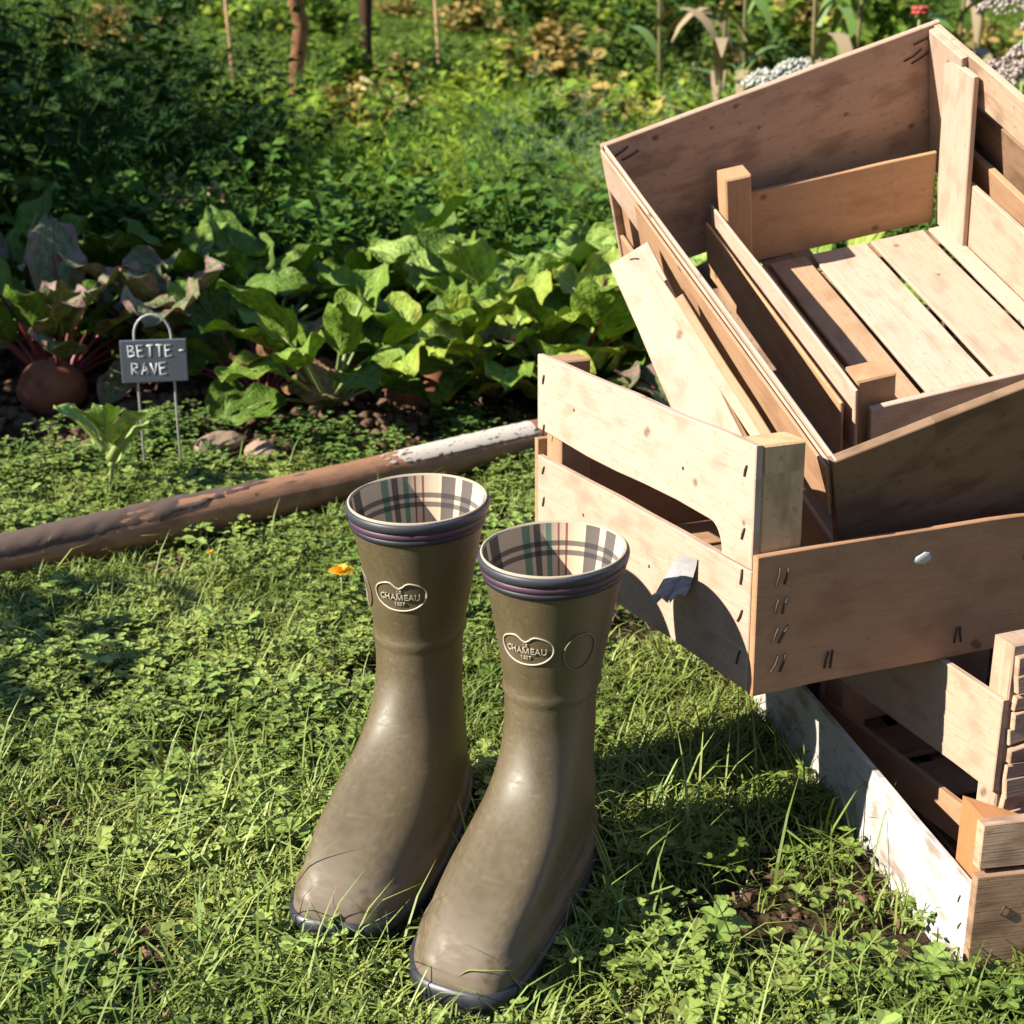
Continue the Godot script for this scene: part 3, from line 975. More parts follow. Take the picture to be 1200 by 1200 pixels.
	# leaves
	var lg := leaf_texture(1, Color(0.085, 0.155, 0.020), Color(0.155, 0.235, 0.030), Color(0.12, 0.19, 0.025), Color(0.28, 0.36, 0.09))
	var ly := leaf_texture(2, Color(0.16, 0.24, 0.03), Color(0.26, 0.33, 0.05), Color(0.24, 0.25, 0.04), Color(0.36, 0.40, 0.11))
	var lp := leaf_texture(3, Color(0.075, 0.105, 0.030), Color(0.15, 0.165, 0.075), Color(0.22, 0.13, 0.13), Color(0.28, 0.18, 0.16))
	var lb := leaf_texture(4, Color(0.14, 0.08, 0.04), Color(0.20, 0.17, 0.05), Color(0.22, 0.10, 0.06), Color(0.22, 0.17, 0.08))
	M.leaf_green = leaf_mat("leaf_green", lg)
	M.leaf_dark = leaf_mat("leaf_dark", lg, Color(0.80, 0.84, 0.82), 0.4)
	M.leaf_yellow = leaf_mat("leaf_yellow", ly)
	M.leaf_purple = leaf_mat("leaf_purple", lp, Color.WHITE, 0.35, 0.42)
	M.leaf_brown = leaf_mat("leaf_brown", lb, Color.WHITE, 0.3, 0.5)
	M.leaf_pale = leaf_mat("leaf_pale", lg, Color(1.25, 1.2, 1.5), 0.4, 0.40)
	M.stalk_red = plain("stalk_red", lin(0.15, 0.018, 0.022), 0.4)
	M.stalk_green = plain("stalk_green", lin(0.20, 0.26, 0.08), 0.45)
	M.beet = wood_mat("beet_skin", tb, Color(0.78, 0.62, 0.54), 0.7)
	M.bark_dark = wood_mat("bark_dark", tg, Color(0.5, 0.42, 0.36), 0.9)
	M.foliage = tint_mat("foliage", Color.WHITE, 0.45, 0.6, 0.18)
	M.grass = tint_mat("grass_blades", Color.WHITE, 0.5, 0.5, 0.4)
	M.stem_bark = wood_mat("bark", tg, Color(0.9, 0.75, 0.6), 0.85)
	M.corn_stalk = plain("corn_stalk", lin(0.15, 0.125, 0.05), 0.7)
	M.corn_dry = plain("corn_dry", lin(0.27, 0.205, 0.115), 0.8)
	M.corn_green = plain("corn_green", lin(0.10, 0.17, 0.03), 0.5)
	M.petal_white = plain("petal_white", lin(0.36, 0.37, 0.32), 0.8)
	M.petal_pink = plain("petal_pink", lin(0.32, 0.26, 0.24), 0.8)
	M.petal_yellow = tint_mat("petal_yellow", lin(0.78, 0.42, 0.01), 0.3, 0.6)
	M.leaf_seedling = leaf_mat("leaf_seedling", ly, Color(1.0, 1.05, 1.4), 0.5)
	M.clod = plain("dry_clod", lin(0.26, 0.185, 0.13), 0.95, 0.2)
	M.hedge_mesh = leaflet_mesh(88, 260, 0.9, 0.075, Color(0.08, 0.14, 0.025), 85)
	M.straw = tint_mat("straw", Color.WHITE, 0.2, 0.7)

# ---------------------------------------------------------------- ground
func build_ground() -> void:
	var xs := []
	var zs := []
	var x := -40.0
	while x < 40.0:
		xs.append(x)
		x += 0.035 if absf(x) < 1.3 else (0.15 if absf(x) < 4.0 else 3.0)
	xs.append(40.0)
	var z := 12.0
	while z > -60.0:
		zs.append(z)
		z -= 0.035 if z < -0.6 and z > -3.2 else (0.15 if z <= 0.6 and z > -9.0 else 3.0)
	zs.append(-60.0)
	var st := new_st(false)
	var green := noise(31, 0.9, 3)
	for j in zs.size():
		for i in xs.size():
			var px: float = xs[i]
			var pz: float = zs[j]
			var soil := Color(0.085, 0.052, 0.032)
			var turf := Color(0.075, 0.07, 0.03)
			var lawn := 1.0 - smoothstep(-2.30, -2.46, pz)
			var far := smoothstep(-7.6, -8.2, pz)
			var c := soil.lerp(turf, lawn * clampf(0.55 + green.get_noise_2d(px, pz), 0, 1))
			c = c.lerp(Color(0.065, 0.055, 0.028), far * 0.9)
			st.set_color(c)
			st.set_uv(Vector2(px, pz))
			st.add_vertex(Vector3(px, ground_y(px, pz), pz))
	var nx := xs.size()
	for j in zs.size() - 1:
		for i in nx - 1:
			var a := j * nx + i
			for k in [a, a + nx, a + 1, a + 1, a + nx, a + nx + 1]: st.add_index(k)
	st.generate_normals()
	var m := StandardMaterial3D.new()
	m.resource_name = "soil"
	m.vertex_color_use_as_albedo = true
	m.roughness = 0.95
	m.metallic_specular = 0.25
	var t := NoiseTexture2D.new()
	t.width = 512
	t.height = 512
	t.seamless = true
	t.noise = noise(44, 0.03, 5)
	var gr := Gradient.new()
	gr.set_color(0, Color(0.38, 0.36, 0.34))
	gr.set_color(1, Color(1.0, 0.98, 0.95))
	t.color_ramp = gr
	m.albedo_texture = t
	m.uv1_triplanar = true
	m.uv1_world_triplanar = true
	m.uv1_scale = Vector3.ONE * 3.1
	m.heightmap_enabled = true
	m.heightmap_texture = t
	m.heightmap_scale = 1.5
	var g := obj("ground", st.commit(), m, self)
	tag(g, "brown garden soil and turf under the grass and beds", "ground", "", "structure")

# ---------------------------------------------------------------- tool handle and sign
func build_handle() -> void:
	var a := Vector3(-0.802, 0.026, -1.815)
	var b := Vector3(0.204, 0.046, -2.49)
	var o := thing("tool_handle", "long muddy wooden tool handle lying across the grass behind the boots", "handle")
	var pts := []
	var rad := []
	for i in 31:
		var t := i / 30.0
		pts.append(a.lerp(b, t) + Vector3(0, 0.005 * sin(t * PI) + 0.003 * sin(t * 9.0), 0.006 * sin(t * 7.0)))
		rad.append(0.0262 + 0.0018 * sin(t * 6.0) + 0.0065 * t)
	var st := new_st(false)
	var hn := noise(72, 0.35, 3)
	var hd := (b - a).normalized()
	var hs := hd.cross(Vector3.UP).normalized()
	var hu := hs.cross(hd)
	var pole := func(i, j):
		var t: float = i / 90.0
		var q: float = TAU * (j % 28) / 28.0
		var k: float = t * 30.0
		var c: Vector3 = pts[int(k)].lerp(pts[mini(int(k) + 1, 30)], k - int(k))
		var r: float = lerpf(rad[int(k)], rad[mini(int(k) + 1, 30)], k - int(k))
		r *= 1.0 + 0.035 * hn.get_noise_3d(t * 14.0, cos(q) * 6.0, sin(q) * 6.0) - 0.06 * clampf(hn.get_noise_3d(t * 5.0 + 40.0, cos(q) * 14.0, sin(q) * 14.0) - 0.32, 0, 1) * 3.0
		return c + (hu * cos(q) + hs * sin(q)) * r
	for i in 90:
		for j in 28:
			quad(st, pole.call(i, j), pole.call(i, j + 1), pole.call(i + 1, j + 1), pole.call(i + 1, j), Vector2(i * 0.019, j / 28.0), Vector2(i * 0.019, (j + 1) / 28.0), Vector2((i + 1) * 0.019, (j + 1) / 28.0), Vector2((i + 1) * 0.019, j / 28.0))
	st.index()
	obj("pole", done(st), M.handle, o)
	# crust of dried mud over the left end
	st = new_st(false)
	var d := (b - a).normalized()
	var sd := d.cross(Vector3.UP).normalized()
	var up := sd.cross(d)
	var nn := noise(71, 0.6, 3)
	var f := func(i, j):
		var t: float = i / 60.0 * 0.50
		var q: float = deg_to_rad(-75 + j * 11.0)
		var p: Vector3 = a.lerp(b, t) + Vector3(0, 0.005 * sin(t * PI) + 0.003 * sin(t * 9.0), 0.006 * sin(t * 7.0))
		var r := 0.0262 + 0.0018 * sin(t * 6.0) + 0.0065 * t
		var edge := (1.0 - smoothstep(0.20, 0.50, t + 0.25 * nn.get_noise_2d(i * 0.25, j * 0.9))) * sin(PI * clampf(j / 14.0, 0.03, 0.97))
		r += lerpf(-0.0025, 0.0026, clampf(edge * 1.6, 0, 1)) + nn.get_noise_2d(i * 1.6, j * 1.6) * 0.0022
		return p + (up * cos(q) + sd * -sin(q)) * r
	for i in 60:
		for j in 14:
			quad(st, f.call(i, j), f.call(i + 1, j), f.call(i + 1, j + 1), f.call(i, j + 1))
	st.index()
	var mud := StandardMaterial3D.new()
	mud.resource_name = "mud"
	mud.albedo_color = lin(0.085, 0.055, 0.042)
	mud.roughness = 0.85
	obj("mud_crust", done(st), mud, o, Transform3D(), "dried mud caked on the left end")
	# a paper label stuck on the shaft, worn at its left end
	st = new_st(false)
	var g := func(i, j):
		var t: float = 0.60 + i / 110.0 * 0.225
		var q: float = deg_to_rad(-56 + j * 2.4)
		var p: Vector3 = a.lerp(b, t) + Vector3(0, 0.005 * sin(t * PI) + 0.003 * sin(t * 9.0), 0.006 * sin(t * 7.0))
		var r := 0.0274 + 0.0018 * sin(t * 6.0) + 0.0065 * t
		return p + (up * cos(q) + sd * -sin(q)) * r
	var tear := noise(73, 0.11, 3)
	for i in 110:
		for j in 26:
			var worn := (1.0 - smoothstep(4, 26, i)) * 0.7 + (0.25 if j < 2 or j > 23 else 0.0) + (1.0 - smoothstep(0, 3, 109 - i)) * 0.3
			if tear.get_noise_2d(i, j * 1.6) + 0.48 < worn or tear.get_noise_2d(i * 0.9 + 200, j * 2.0) > 0.60: continue
			quad(st, g.call(i, j), g.call(i + 1, j), g.call(i + 1, j + 1), g.call(i, j + 1))
	var lm := plain("paper_label", lin(0.52, 0.46, 0.39), 0.8)
	lm.cull_mode = BaseMaterial3D.CULL_DISABLED
	obj("paper_label", done(st), lm, o)

# hand-drawn capitals from strokes in a unit box
const GLYPH := {
	"B": [[[0, 0], [0, 1], [0.5, 0.95], [0.55, 0.7], [0.1, 0.52], [0.6, 0.42], [0.62, 0.1], [0, 0]]],
	"E": [[[0.6, 1], [0, 0.98], [0, 0], [0.62, 0.02]], [[0, 0.52], [0.5, 0.52]]],
	"T": [[[0, 0.98], [0.7, 1]], [[0.35, 1], [0.35, 0]]],
	"R": [[[0, 0], [0, 1], [0.5, 0.95], [0.55, 0.65], [0.05, 0.5], [0.62, 0]]],
	"A": [[[0, 0], [0.32, 1], [0.65, 0]], [[0.12, 0.36], [0.54, 0.36]]],
	"V": [[[0, 1], [0.33, 0], [0.66, 1]]],
	"-": [[[0.05, 0.5], [0.5, 0.52]]],
	" ": [],
}

func build_sign() -> void:
	var x := -0.544
	var z := -2.315
	var y0 := 0.014
	var o := thing("plant_sign", "small slate plant marker on a wire loop, chalked in white letters", "sign", Transform3D(Basis(Vector3.UP, deg_to_rad(6)), Vector3(x, y0, z)))
	var st := new_st(false)
	var pts := [Vector3(-0.0275, -0.05, 0), Vector3(-0.0275, 0.215, 0)]
	for i in 13:
		var a := PI - PI * i / 12.0
		pts.append(Vector3(cos(a) * 0.0275, 0.218 + sin(a) * 0.032, 0))
	pts.append(Vector3(0.0275, 0.215, 0))
	pts.append(Vector3(0.0275, -0.05, 0))
	tube(st, pts, [0.0018], 8)
	obj("wire_loop", done(st), plain("wire", lin(0.36, 0.36, 0.36), 0.35), o)
	var slate := plain("slate", lin(0.062, 0.075, 0.095), 0.6)
	obj("slate_plate", prism(PackedVector2Array([Vector2(-0.0495, 0.146), Vector2(0.0495, 0.1475), Vector2(0.05, 0.213), Vector2(-0.049, 0.212)]), 0.005, 0.001), slate, o, Transform3D(Basis(), Vector3(0, 0, 0.0052)))
	var chalk := plain("chalk", lin(0.60, 0.62, 0.63), 0.9)
	var r := RandomNumberGenerator.new()
	r.seed = 4
	for ln in [["BETTE -", -0.037, 0.187], ["RAVE", -0.033, 0.1595]]:
		var cx: float = ln[1]
		st = new_st(false)
		for ch in ln[0]:
			for stroke in GLYPH[ch]:
				var sp := []
				for q in stroke:
					sp.append(Vector3(cx + q[0] * 0.0150 + r.randf_range(-0.0004, 0.0004), ln[2] + q[1] * 0.0175 + r.randf_range(-0.0005, 0.0005), 0.0082))
				tube(st, sp, [0.0015], 6)
			cx += 0.0058 if ch == " " else 0.0138
		obj("chalk_lettering", done(st), chalk, o, Transform3D(Basis().scaled(Vector3(1, 1, 0.3)), Vector3(0, 0, 0.0057)))

# ---------------------------------------------------------------- the vegetable garden
func build_garden() -> void:
	var G = M.leaf_green
	var K = M.leaf_dark
	var Y = M.leaf_yellow
	var P = M.leaf_purple
	var N = M.leaf_brown
	var W = M.leaf_pale
	# front row of beets: x, z, leaves, size, materials, bulb, label
	var rows := [
		[-0.80, -2.66, 13, 1.15, [P, P, K], true, "beet with purple-flushed leaves and a large bare bulb at the left edge"],
		[-0.63, -2.78, 12, 1.15, [K, P, P], false, "dark purple-leaved beet growing behind the slate marker"],
		[-0.44, -2.62, 9, 0.9, [N, K, N], false, "beet with withered brown-red leaves right of the slate marker"],
		[-0.31, -2.56, 11, 0.95, [K, G, G], false, "beet with round glossy dark green leaves above the muddy handle"],
		[-0.16, -2.66, 10, 1.0, [G, K, Y], true, "beet with a pale brown bulb showing above the handle's middle"],
		[-0.03, -2.62, 11, 0.9, [Y, Y, G], false, "yellowing beet just behind the handle's paper label"],
		[0.10, -2.66, 10, 1.05, [G, Y, P], false, "beet with big crinkled reddish leaves beside the crate corner"],
		[0.24, -2.78, 11, 1.0, [G, Y, K], false, "green beet behind the crate's left end slats"],
		[0.40, -2.72, 10, 1.0, [Y, G, G], false, "bright leafy beet growing close behind the crates"],
	]
	for r in rows:
		broad_plant("beet_plant", r[6], "beet plant", r[0], r[1], r[2] + 8, r[3] * 0.86, r[4], M.stalk_red if r[4].has(P) or r[4].has(N) else M.stalk_green, r[5], "front row of beets", rng.randf() * TAU)
	var back := [
		[-0.98, -3.05, [P, K, K], "second-row beet at the far left with dark purple leaves"],
		[-0.72, -3.12, [K, K, G], "second-row dark leafy beet behind the left beets"],
		[-0.48, -3.02, [K, G, K], "second-row beet with upright dark leaves between sign and trunk"],
		[-0.24, -3.08, [K, G, K], "second-row beet behind the round glossy leaves"],
		[-0.02, -3.02, [G, K, W], "second-row beet with mixed green leaves in the middle of the bed"],
		[0.18, -3.10, [W, G, W], "second-row beet with pale shining leaves left of the tilted crate"],
		[0.36, -3.05, [W, P, G], "second-row beet with greyish purple leaves at the crate's shoulder"],
		[0.62, -3.1, [G, Y, G], "second-row beet hidden mostly behind the tilted crate"],
	]
	for r in back:
		broad_plant("beet_plant", r[3], "beet plant", r[0], r[1], 18, 0.95, r[2], M.stalk_green, false, "second row of beets", rng.randf() * TAU)

	# broad pale cabbage-like plants next to the crates
	var cab := []
	for k in 6:
		cab.append(broad_leaf(820 + k, 0.05, 0.17, 0.20, deg_to_rad(78 - k * 9), deg_to_rad(15 - k * 10), 0.05, M.stalk_green))
	for q in [[0.10, -2.98, [W, W, G], 1.0, "broad pale cabbage left of the crates, behind the front beets"], [0.27, -3.22, [W, P, W], 1.15, "large greyish cabbage under the tilted crate's left corner"], [0.09, -2.60, [Y, P, G], 0.75, "low yellowing cabbage with a reddish leaf against the crate corner"], [-0.14, -3.2, [G, W, Y], 0.8, "small green cabbage in the middle of the second row"]]:
		var o := thing("cabbage_plant", q[4], "cabbage", Transform3D(Basis(), Vector3(q[0], ground_y(q[0], q[1]), q[1])), "cabbages by the crates")
		for k in 12:
			var yaw := k * 2.39996 + rng.randf_range(-0.3, 0.3)
			var lf := obj("leaf", cab[mini(5, k / 2)], null, o, Transform3D((Basis(Vector3.UP, yaw) * Basis(Vector3.BACK, rng.randf_range(-0.25, 0.25))).scaled(Vector3.ONE * q[3] * rng.randf_range(0.85, 1.15)), Vector3(sin(yaw), 1.0, cos(yaw)) * 0.015))
			lf.set_surface_override_material(0, q[2][rng.randi() % 3])

	# leafy bushes behind the beets
	var lm := []
	for k in 4:
		lm.append(leaflet_mesh(300 + k, 46, 0.29, 0.034, Color(0.060, 0.125, 0.022)))
	var names := ["dense dark parsley bush", "bushy celery plant", "tangled green herb bush", "low bushy parsley plant"]
	var spots := []
	for k in 26:
		var x := -1.5 + (k % 13) * 0.22 + rng.randf_range(-0.06, 0.06)
		var z := -3.42 - (k / 13) * 0.34 + rng.randf_range(-0.08, 0.08)
		spots.append(Vector2(x, z))
	for k in spots.size():
		var p: Vector2 = spots[k]
		var o := thing("herb_bush", "%s, %s from the left in the %s herb row" % [names[k % 4], ORD[k % 13], "front" if k < 13 else "rear"], "herb bush", Transform3D(Basis(Vector3.UP, rng.randf() * TAU).scaled(Vector3.ONE * rng.randf_range(0.85, 1.25)), Vector3(p.x, ground_y(p.x, p.y), p.y)), "herb bushes behind the beets")
		obj("foliage", lm[k % 4], M.foliage, o)

	# carrot rows: a mass nobody could count
	var fm := []
	for k in 3:
		fm.append(feather_mesh(400 + k, 15, 0.30, 0.055, 62, Color(0.19, 0.30, 0.035)))
	var bands := [[-0.55, 1.3, -4.0, -4.9, 380], [-2.2, 2.2, -5.3, -6.9, 760]]
	for bi in 2:
		var bd: Array = bands[bi]
		for k in 3:
			var mm := MultiMesh.new()
			mm.transform_format = MultiMesh.TRANSFORM_3D
			mm.use_colors = true
			mm.mesh = fm[k]
			mm.instance_count = bd[4] / 3
			for i in mm.instance_count:
				var x := rng.randf_range(bd[0], bd[1])
				var z := rng.randf_range(bd[3], bd[2])
				if bi == 1 and absf(fposmod(z, 0.8) - 0.4) > 0.24: z += 0.3
				mm.set_instance_transform(i, Transform3D(Basis(Vector3.UP, rng.randf() * TAU).scaled(Vector3.ONE * rng.randf_range(0.6, 1.25)), Vector3(x, 0, z)))
				var v := rng.randf_range(0.7, 1.35)
				mm.set_instance_color(i, Color(v * rng.randf_range(0.8, 1.3), v, v))
			var mi := MultiMeshInstance3D.new()
			mi.name = numbered("carrot_tops")
			mi.multimesh = mm
			mi.material_override = M.foliage
			add_child(mi, true)
			tag(mi, ["feathery green carrot tops massed behind the herb bushes", "feathery carrot rows farther back before the bright lawn"][bi], "carrot tops", "carrot tops", "stuff")

	# tall dark feathery plants at the far left, and paler ones by the crates
	var tall := []
	for k in 3:
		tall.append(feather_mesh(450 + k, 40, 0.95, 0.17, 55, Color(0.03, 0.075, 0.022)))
	var grey := []
	for k in 2:
		grey.append(feather_mesh(470 + k, 16, 0.62, 0.12, 45, Color(0.10, 0.16, 0.075)))
	var tl := [[-1.02, -3.75, "tall dark fennel at the left edge of the garden, nearest one"], [-1.32, -4.2, "tall dark fennel farthest left behind the beets"], [-1.12, -4.55, "tall dark fennel standing behind the nearest fennel"], [-0.86, -4.3, "slender dark fennel right of the left-edge fennels"], [-1.6, -4.9, "tall dark fennel deep in the top left corner"], [-1.25, -5.2, "tall fennel at the back of the left clump"]]
	for k in tl.size():
		var o := thing("fennel_plant", tl[k][2], "fennel", Transform3D(Basis(Vector3.UP, rng.randf() * TAU).scaled(Vector3.ONE * rng.randf_range(0.85, 1.1)), Vector3(tl[k][0], 0, tl[k][1])), "tall fennel plants")
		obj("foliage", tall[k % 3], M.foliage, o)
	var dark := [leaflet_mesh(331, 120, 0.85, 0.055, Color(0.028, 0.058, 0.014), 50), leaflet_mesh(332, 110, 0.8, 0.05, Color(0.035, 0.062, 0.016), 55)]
	var dl2 := [[-1.35, -3.95, "tall dark leafy bush at the left edge behind the beets"], [-1.0, -4.45, "dark leafy bush right of the left-edge bush"], [-1.65, -4.7, "dark leafy bush in the top left corner"], [-1.15, -5.1, "dark leafy bush at the back of the left clump"], [-0.72, -4.55, "smaller dark leafy bush bordering the carrot bed"]]
	for k in dl2.size():
		var o := thing("dark_bush", dl2[k][2], "bush", Transform3D(Basis(Vector3.UP, k * 1.9).scaled(Vector3.ONE * (1.0 - 0.09 * k)), Vector3(dl2[k][0], 0, dl2[k][1])), "dark bushes at the left")
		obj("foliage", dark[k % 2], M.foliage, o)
	var wm := leaflet_mesh(341, 26, 0.2, 0.075, Color(0.42, 0.34, 0.15), 70, 0.9)
	for q in [[-1.06, -4.05, "withered pale straw-coloured plant under the dark bushes"], [-0.80, -4.0, "second withered pale plant, right of the other"], [0.30, -6.6, "withered brownish plant before the far rows"], [-0.62, -7.0, "withered plant at the foot of the reddish trunk"], [0.95, -4.9, "withered straw plant behind the crate's back board"]]:
		var o := thing("withered_plant", q[2], "dry plant", Transform3D(Basis(Vector3.UP, q[0] * 9.0), Vector3(q[0], 0.02, q[1])), "withered plants")
		obj("foliage", wm, M.straw, o)

	var gl := [[0.16, -3.95, "grey-green feathery plant left of the tilted crate's corner"], [0.34, -4.1, "grey-green feathery plant directly above the tilted crate's corner"], [0.02, -4.35, "grey-green feathery plant farther left in the carrot bed"], [0.52, -4.0, "grey-green feathery plant just behind the tilted crate's top edge"], [0.72, -4.5, "feathery plant behind the middle of the crate's top edge"]]
	for k in gl.size():
		var o := thing("feathery_plant", gl[k][2], "herb", Transform3D(Basis(Vector3.UP, rng.randf() * TAU).scaled(Vector3.ONE * rng.randf_range(0.85, 1.15)), Vector3(gl[k][0], 0, gl[k][1])), "grey-green feathery plants")
		obj("foliage", grey[k % 2], M.foliage, o)

	# mixed leafy plants over the far beds
	var mixed := [leaflet_mesh(351, 40, 0.34, 0.06, Color(0.10, 0.17, 0.025), 60), leaflet_mesh(352, 34, 0.30, 0.07, Color(0.20, 0.27, 0.035), 70), leaflet_mesh(353, 40, 0.42, 0.05, Color(0.055, 0.105, 0.022), 45), leaflet_mesh(354, 30, 0.3, 0.06, Color(0.24, 0.19, 0.06), 60)]
	var mnames := ["mid-green leafy plant", "yellow-green leafy plant", "dark upright leafy plant", "browning leafy plant"]
	for k in 26:
		var x := -0.75 + (k % 13) * 0.21 + rng.randf_range(-0.08, 0.08)
		var z := (-5.35 if k < 13 else -7.4) - rng.randf_range(0.0, 1.0)
		var o := thing("leafy_plant", "%s, %s from the left in the %s of the far beds" % [mnames[(k * 7 + k / 13) % 4], ORD[k % 13], "nearer" if k < 13 else "farther"], "plant", Transform3D(Basis(Vector3.UP, k * 1.7).scaled(Vector3.ONE * rng.randf_range(0.7, 1.4)), Vector3(x, 0, z)), "leafy plants in the far beds")
		obj("foliage", mixed[(k * 7 + k / 13) % 4], M.foliage, o)

	for k in 30:
		var x := -3.4 + (k % 10) * 0.72 + rng.randf_range(-0.25, 0.25)
		if k < 10 and x < -0.1 and x > -2.4: x -= 2.6
		var z := -9.4 - (k / 10) * 3.2 - rng.randf_range(0.0, 1.6)
		var o := thing("leafy_plant", "%s, %s from the left in the %s band of the far garden" % [["feathery mid-green plant", "bushy yellow-green plant", "dark tangled plant", "browning tangled plant"][(k * 7 + k / 10) % 4], ORD[k % 10], ["front", "middle", "back"][k / 10]], "plant", Transform3D(Basis(Vector3.UP, k * 1.3).scaled(Vector3(1.5, rng.randf_range(1.3, 2.4), 1.5)), Vector3(x, 0, z)), "tangled plants of the far garden")
		obj("foliage", mixed[(k * 7 + k / 10) % 4], M.foliage, o)

	# corn with dried leaves along the back right
	var corn := [[0.75, -5.9], [1.05, -5.6], [1.3, -6.2], [0.95, -6.6], [1.6, -5.9], [1.85, -6.5], [0.62, -6.7]]
	var cl := ["leftmost dried corn stalk", "dried corn stalk nearest the crate's back board", "leaning corn stalk with straw leaves", "corn stalk deeper in the row", "corn stalk above the crate's far corner", "corn stalk at the right edge", "thin corn stalk half hidden by the others"]
	for k in corn.size():
		var o := thing("corn_plant", cl[k] + " behind the tilted crate", "corn", Transform3D(Basis(Vector3.UP, rng.randf() * TAU), Vector3(corn[k][0], 0, corn[k][1])), "dried corn stalks")
		var st := new_st(false)
		tube(st, [Vector3.ZERO, Vector3(0.02, 0.6, 0.01), Vector3(0.0, 1.3, 0.03)], [0.009, 0.007, 0.004], 8)
		obj("stalk", done(st), M.corn_stalk, o)
		for j in 9:
			var lf := new_st(false)
			var e := deg_to_rad(rng.randf_range(45, 70))
			var p := Vector3(0, 0.08 + j * 0.11, 0)
			var yaw := j * PI + rng.randf_range(-0.5, 0.5)
			var hd := Vector3(sin(yaw), 0, cos(yaw))
			var sd := hd.cross(Vector3.UP)
			var ps := []
			for i in 8:
				ps.append(p)
				p += (hd * cos(e) + Vector3.UP * sin(e)) * 0.07
				e -= deg_to_rad(rng.randf_range(14, 24))
			for i in 7:
				var w0 := 0.028 * sin(PI * (i + 0.6) / 8.0)
				var w1 := 0.028 * sin(PI * (i + 1.6) / 8.0) if i < 6 else 0.002
				quad(lf, ps[i] - sd * w0, ps[i] + sd * w0, ps[i + 1] + sd * w1, ps[i + 1] - sd * w1)
			var dry := rng.randf() < 0.55
			obj("leaf", done(lf), M.corn_dry if dry else M.corn_green, o)

	# flowers
	for f in [[0.56, -3.55, 0.50, "white", 0.055, "white umbel flower head left of centre above the crate's back edge"], [0.63, -3.6, 0.52, "white", 0.05, "white umbel flower head right of the first white one"], [0.70, -3.7, 0.50, "white", 0.045, "third white flower head, lowest of the white ones"],
			[1.12, -3.3, 0.60, "pink", 0.119, "large dusty pink flower head at the right edge, nearest"], [1.22, -3.5, 0.66, "pink", 0.126, "dusty pink flower head above the nearest pink one"], [1.28, -3.25, 0.55, "pink", 0.119, "dusty pink flower head cut by the right edge"], [1.16, -3.7, 0.68, "pink", 0.110, "dusty pink flower head farthest back"], [1.05, -3.45, 0.53, "pink", 0.101, "smaller dusty pink flower head nearest the crate corner"]]:
		var o := thing("flower", f[5], "flower", Transform3D(Basis(Vector3.UP, rng.randf() * TAU), Vector3(f[0], 0, f[1])), "umbel flowers")
		var st := new_st(false)
		tube(st, [Vector3.ZERO, Vector3(0.01, f[2] * 0.6, 0), Vector3(0, f[2], 0)], [0.006, 0.005, 0.004], 6)
		obj("stem", done(st), M.stalk_green, o)
		st = new_st(false)
		for i in (190 if f[3] == "white" else 330):
			var q := rng.randf() * TAU
			var rr: float = sqrt(rng.randf()) * f[4]
			ball(st, Vector3(sin(q) * rr, f[2] + 0.02 - rr * rr / f[4] * 0.5 + rng.randf_range(-0.006, 0.010), cos(q) * rr), Vector3.ONE * rng.randf_range(0.0028, 0.0060), 3, 5, 0.5)
		obj("flower_head", done(st), M.petal_white if f[3] == "white" else M.petal_pink, o)
		var lf := obj("foliage", lm[1], M.foliage, o, Transform3D(Basis().scaled(Vector3(0.8, 0.95, 0.8)), Vector3.ZERO))
	# red flower and small orange ones
	for f in [[1.02, -4.1, 0.62, Color(0.30, 0.04, 0.025), 0.02, "red flower above the far corner of the tilted crate"], [0.62, -3.9, 0.46, Color(0.75, 0.36, 0.02), 0.018, "small orange flower left behind the crate's back edge"]]:
		var o := thing("flower", f[5], "flower", Transform3D(Basis(), Vector3(f[0], 0, f[1])))
		var st := new_st(false)
		tube(st, [Vector3.ZERO, Vector3(0.0, f[2], 0)], [0.004], 6)
		obj("stem", done(st), M.stalk_green, o)
		st = new_st(false)
		for i in 14:
			var q := i * TAU / 14
			ball(st, Vector3(sin(q) * f[4] * 0.7, f[2] + (0.006 if i % 2 else 0.016), cos(q) * f[4] * 0.7), Vector3(f[4] * 0.5, f[4] * 0.35, f[4] * 0.5), 5, 7, 0.3)
		obj("petals", done(st), plain("petal", lin(f[3].r, f[3].g, f[3].b), 0.6), o)

	# young tree stems and stakes
	for s in [[-0.93, -7.2, 0.036, Vector3(-0.08, 1.6, 0.2), "reddish young tree trunk rising at the top left of centre"], [-0.84, -9.6, 0.040, Vector3(-0.15, 1.8, 0), "darker thin trunk farther back right of the reddish trunk"]]:
		var o := thing("young_tree", s[4], "tree", Transform3D(Basis(), Vector3(s[0], 0, s[1])), "young trees at the back")
		var st := new_st(false)
		var tp := []
		for i in 8:
			tp.append(s[3] * i / 7.0 + Vector3(0.022 * sin(i * 1.7 + s[0] * 9.0) + 0.012 * sin(i * 4.1), 0, 0.015 * cos(i * 2.1)))
		tube(st, tp, [s[2] * 1.25, s[2] * 0.85, s[2] * 1.0, s[2] * 0.78, s[2] * 0.85, s[2] * 0.7], 12)
		obj("trunk", done(st), M.stem_bark if s[1] > -8.0 else M.bark_dark, o)
		obj("crown", leaflet_mesh(77, 90, 0.9, 0.06, Color(0.05, 0.10, 0.02), 80), M.foliage, o, Transform3D(Basis(), s[3]))
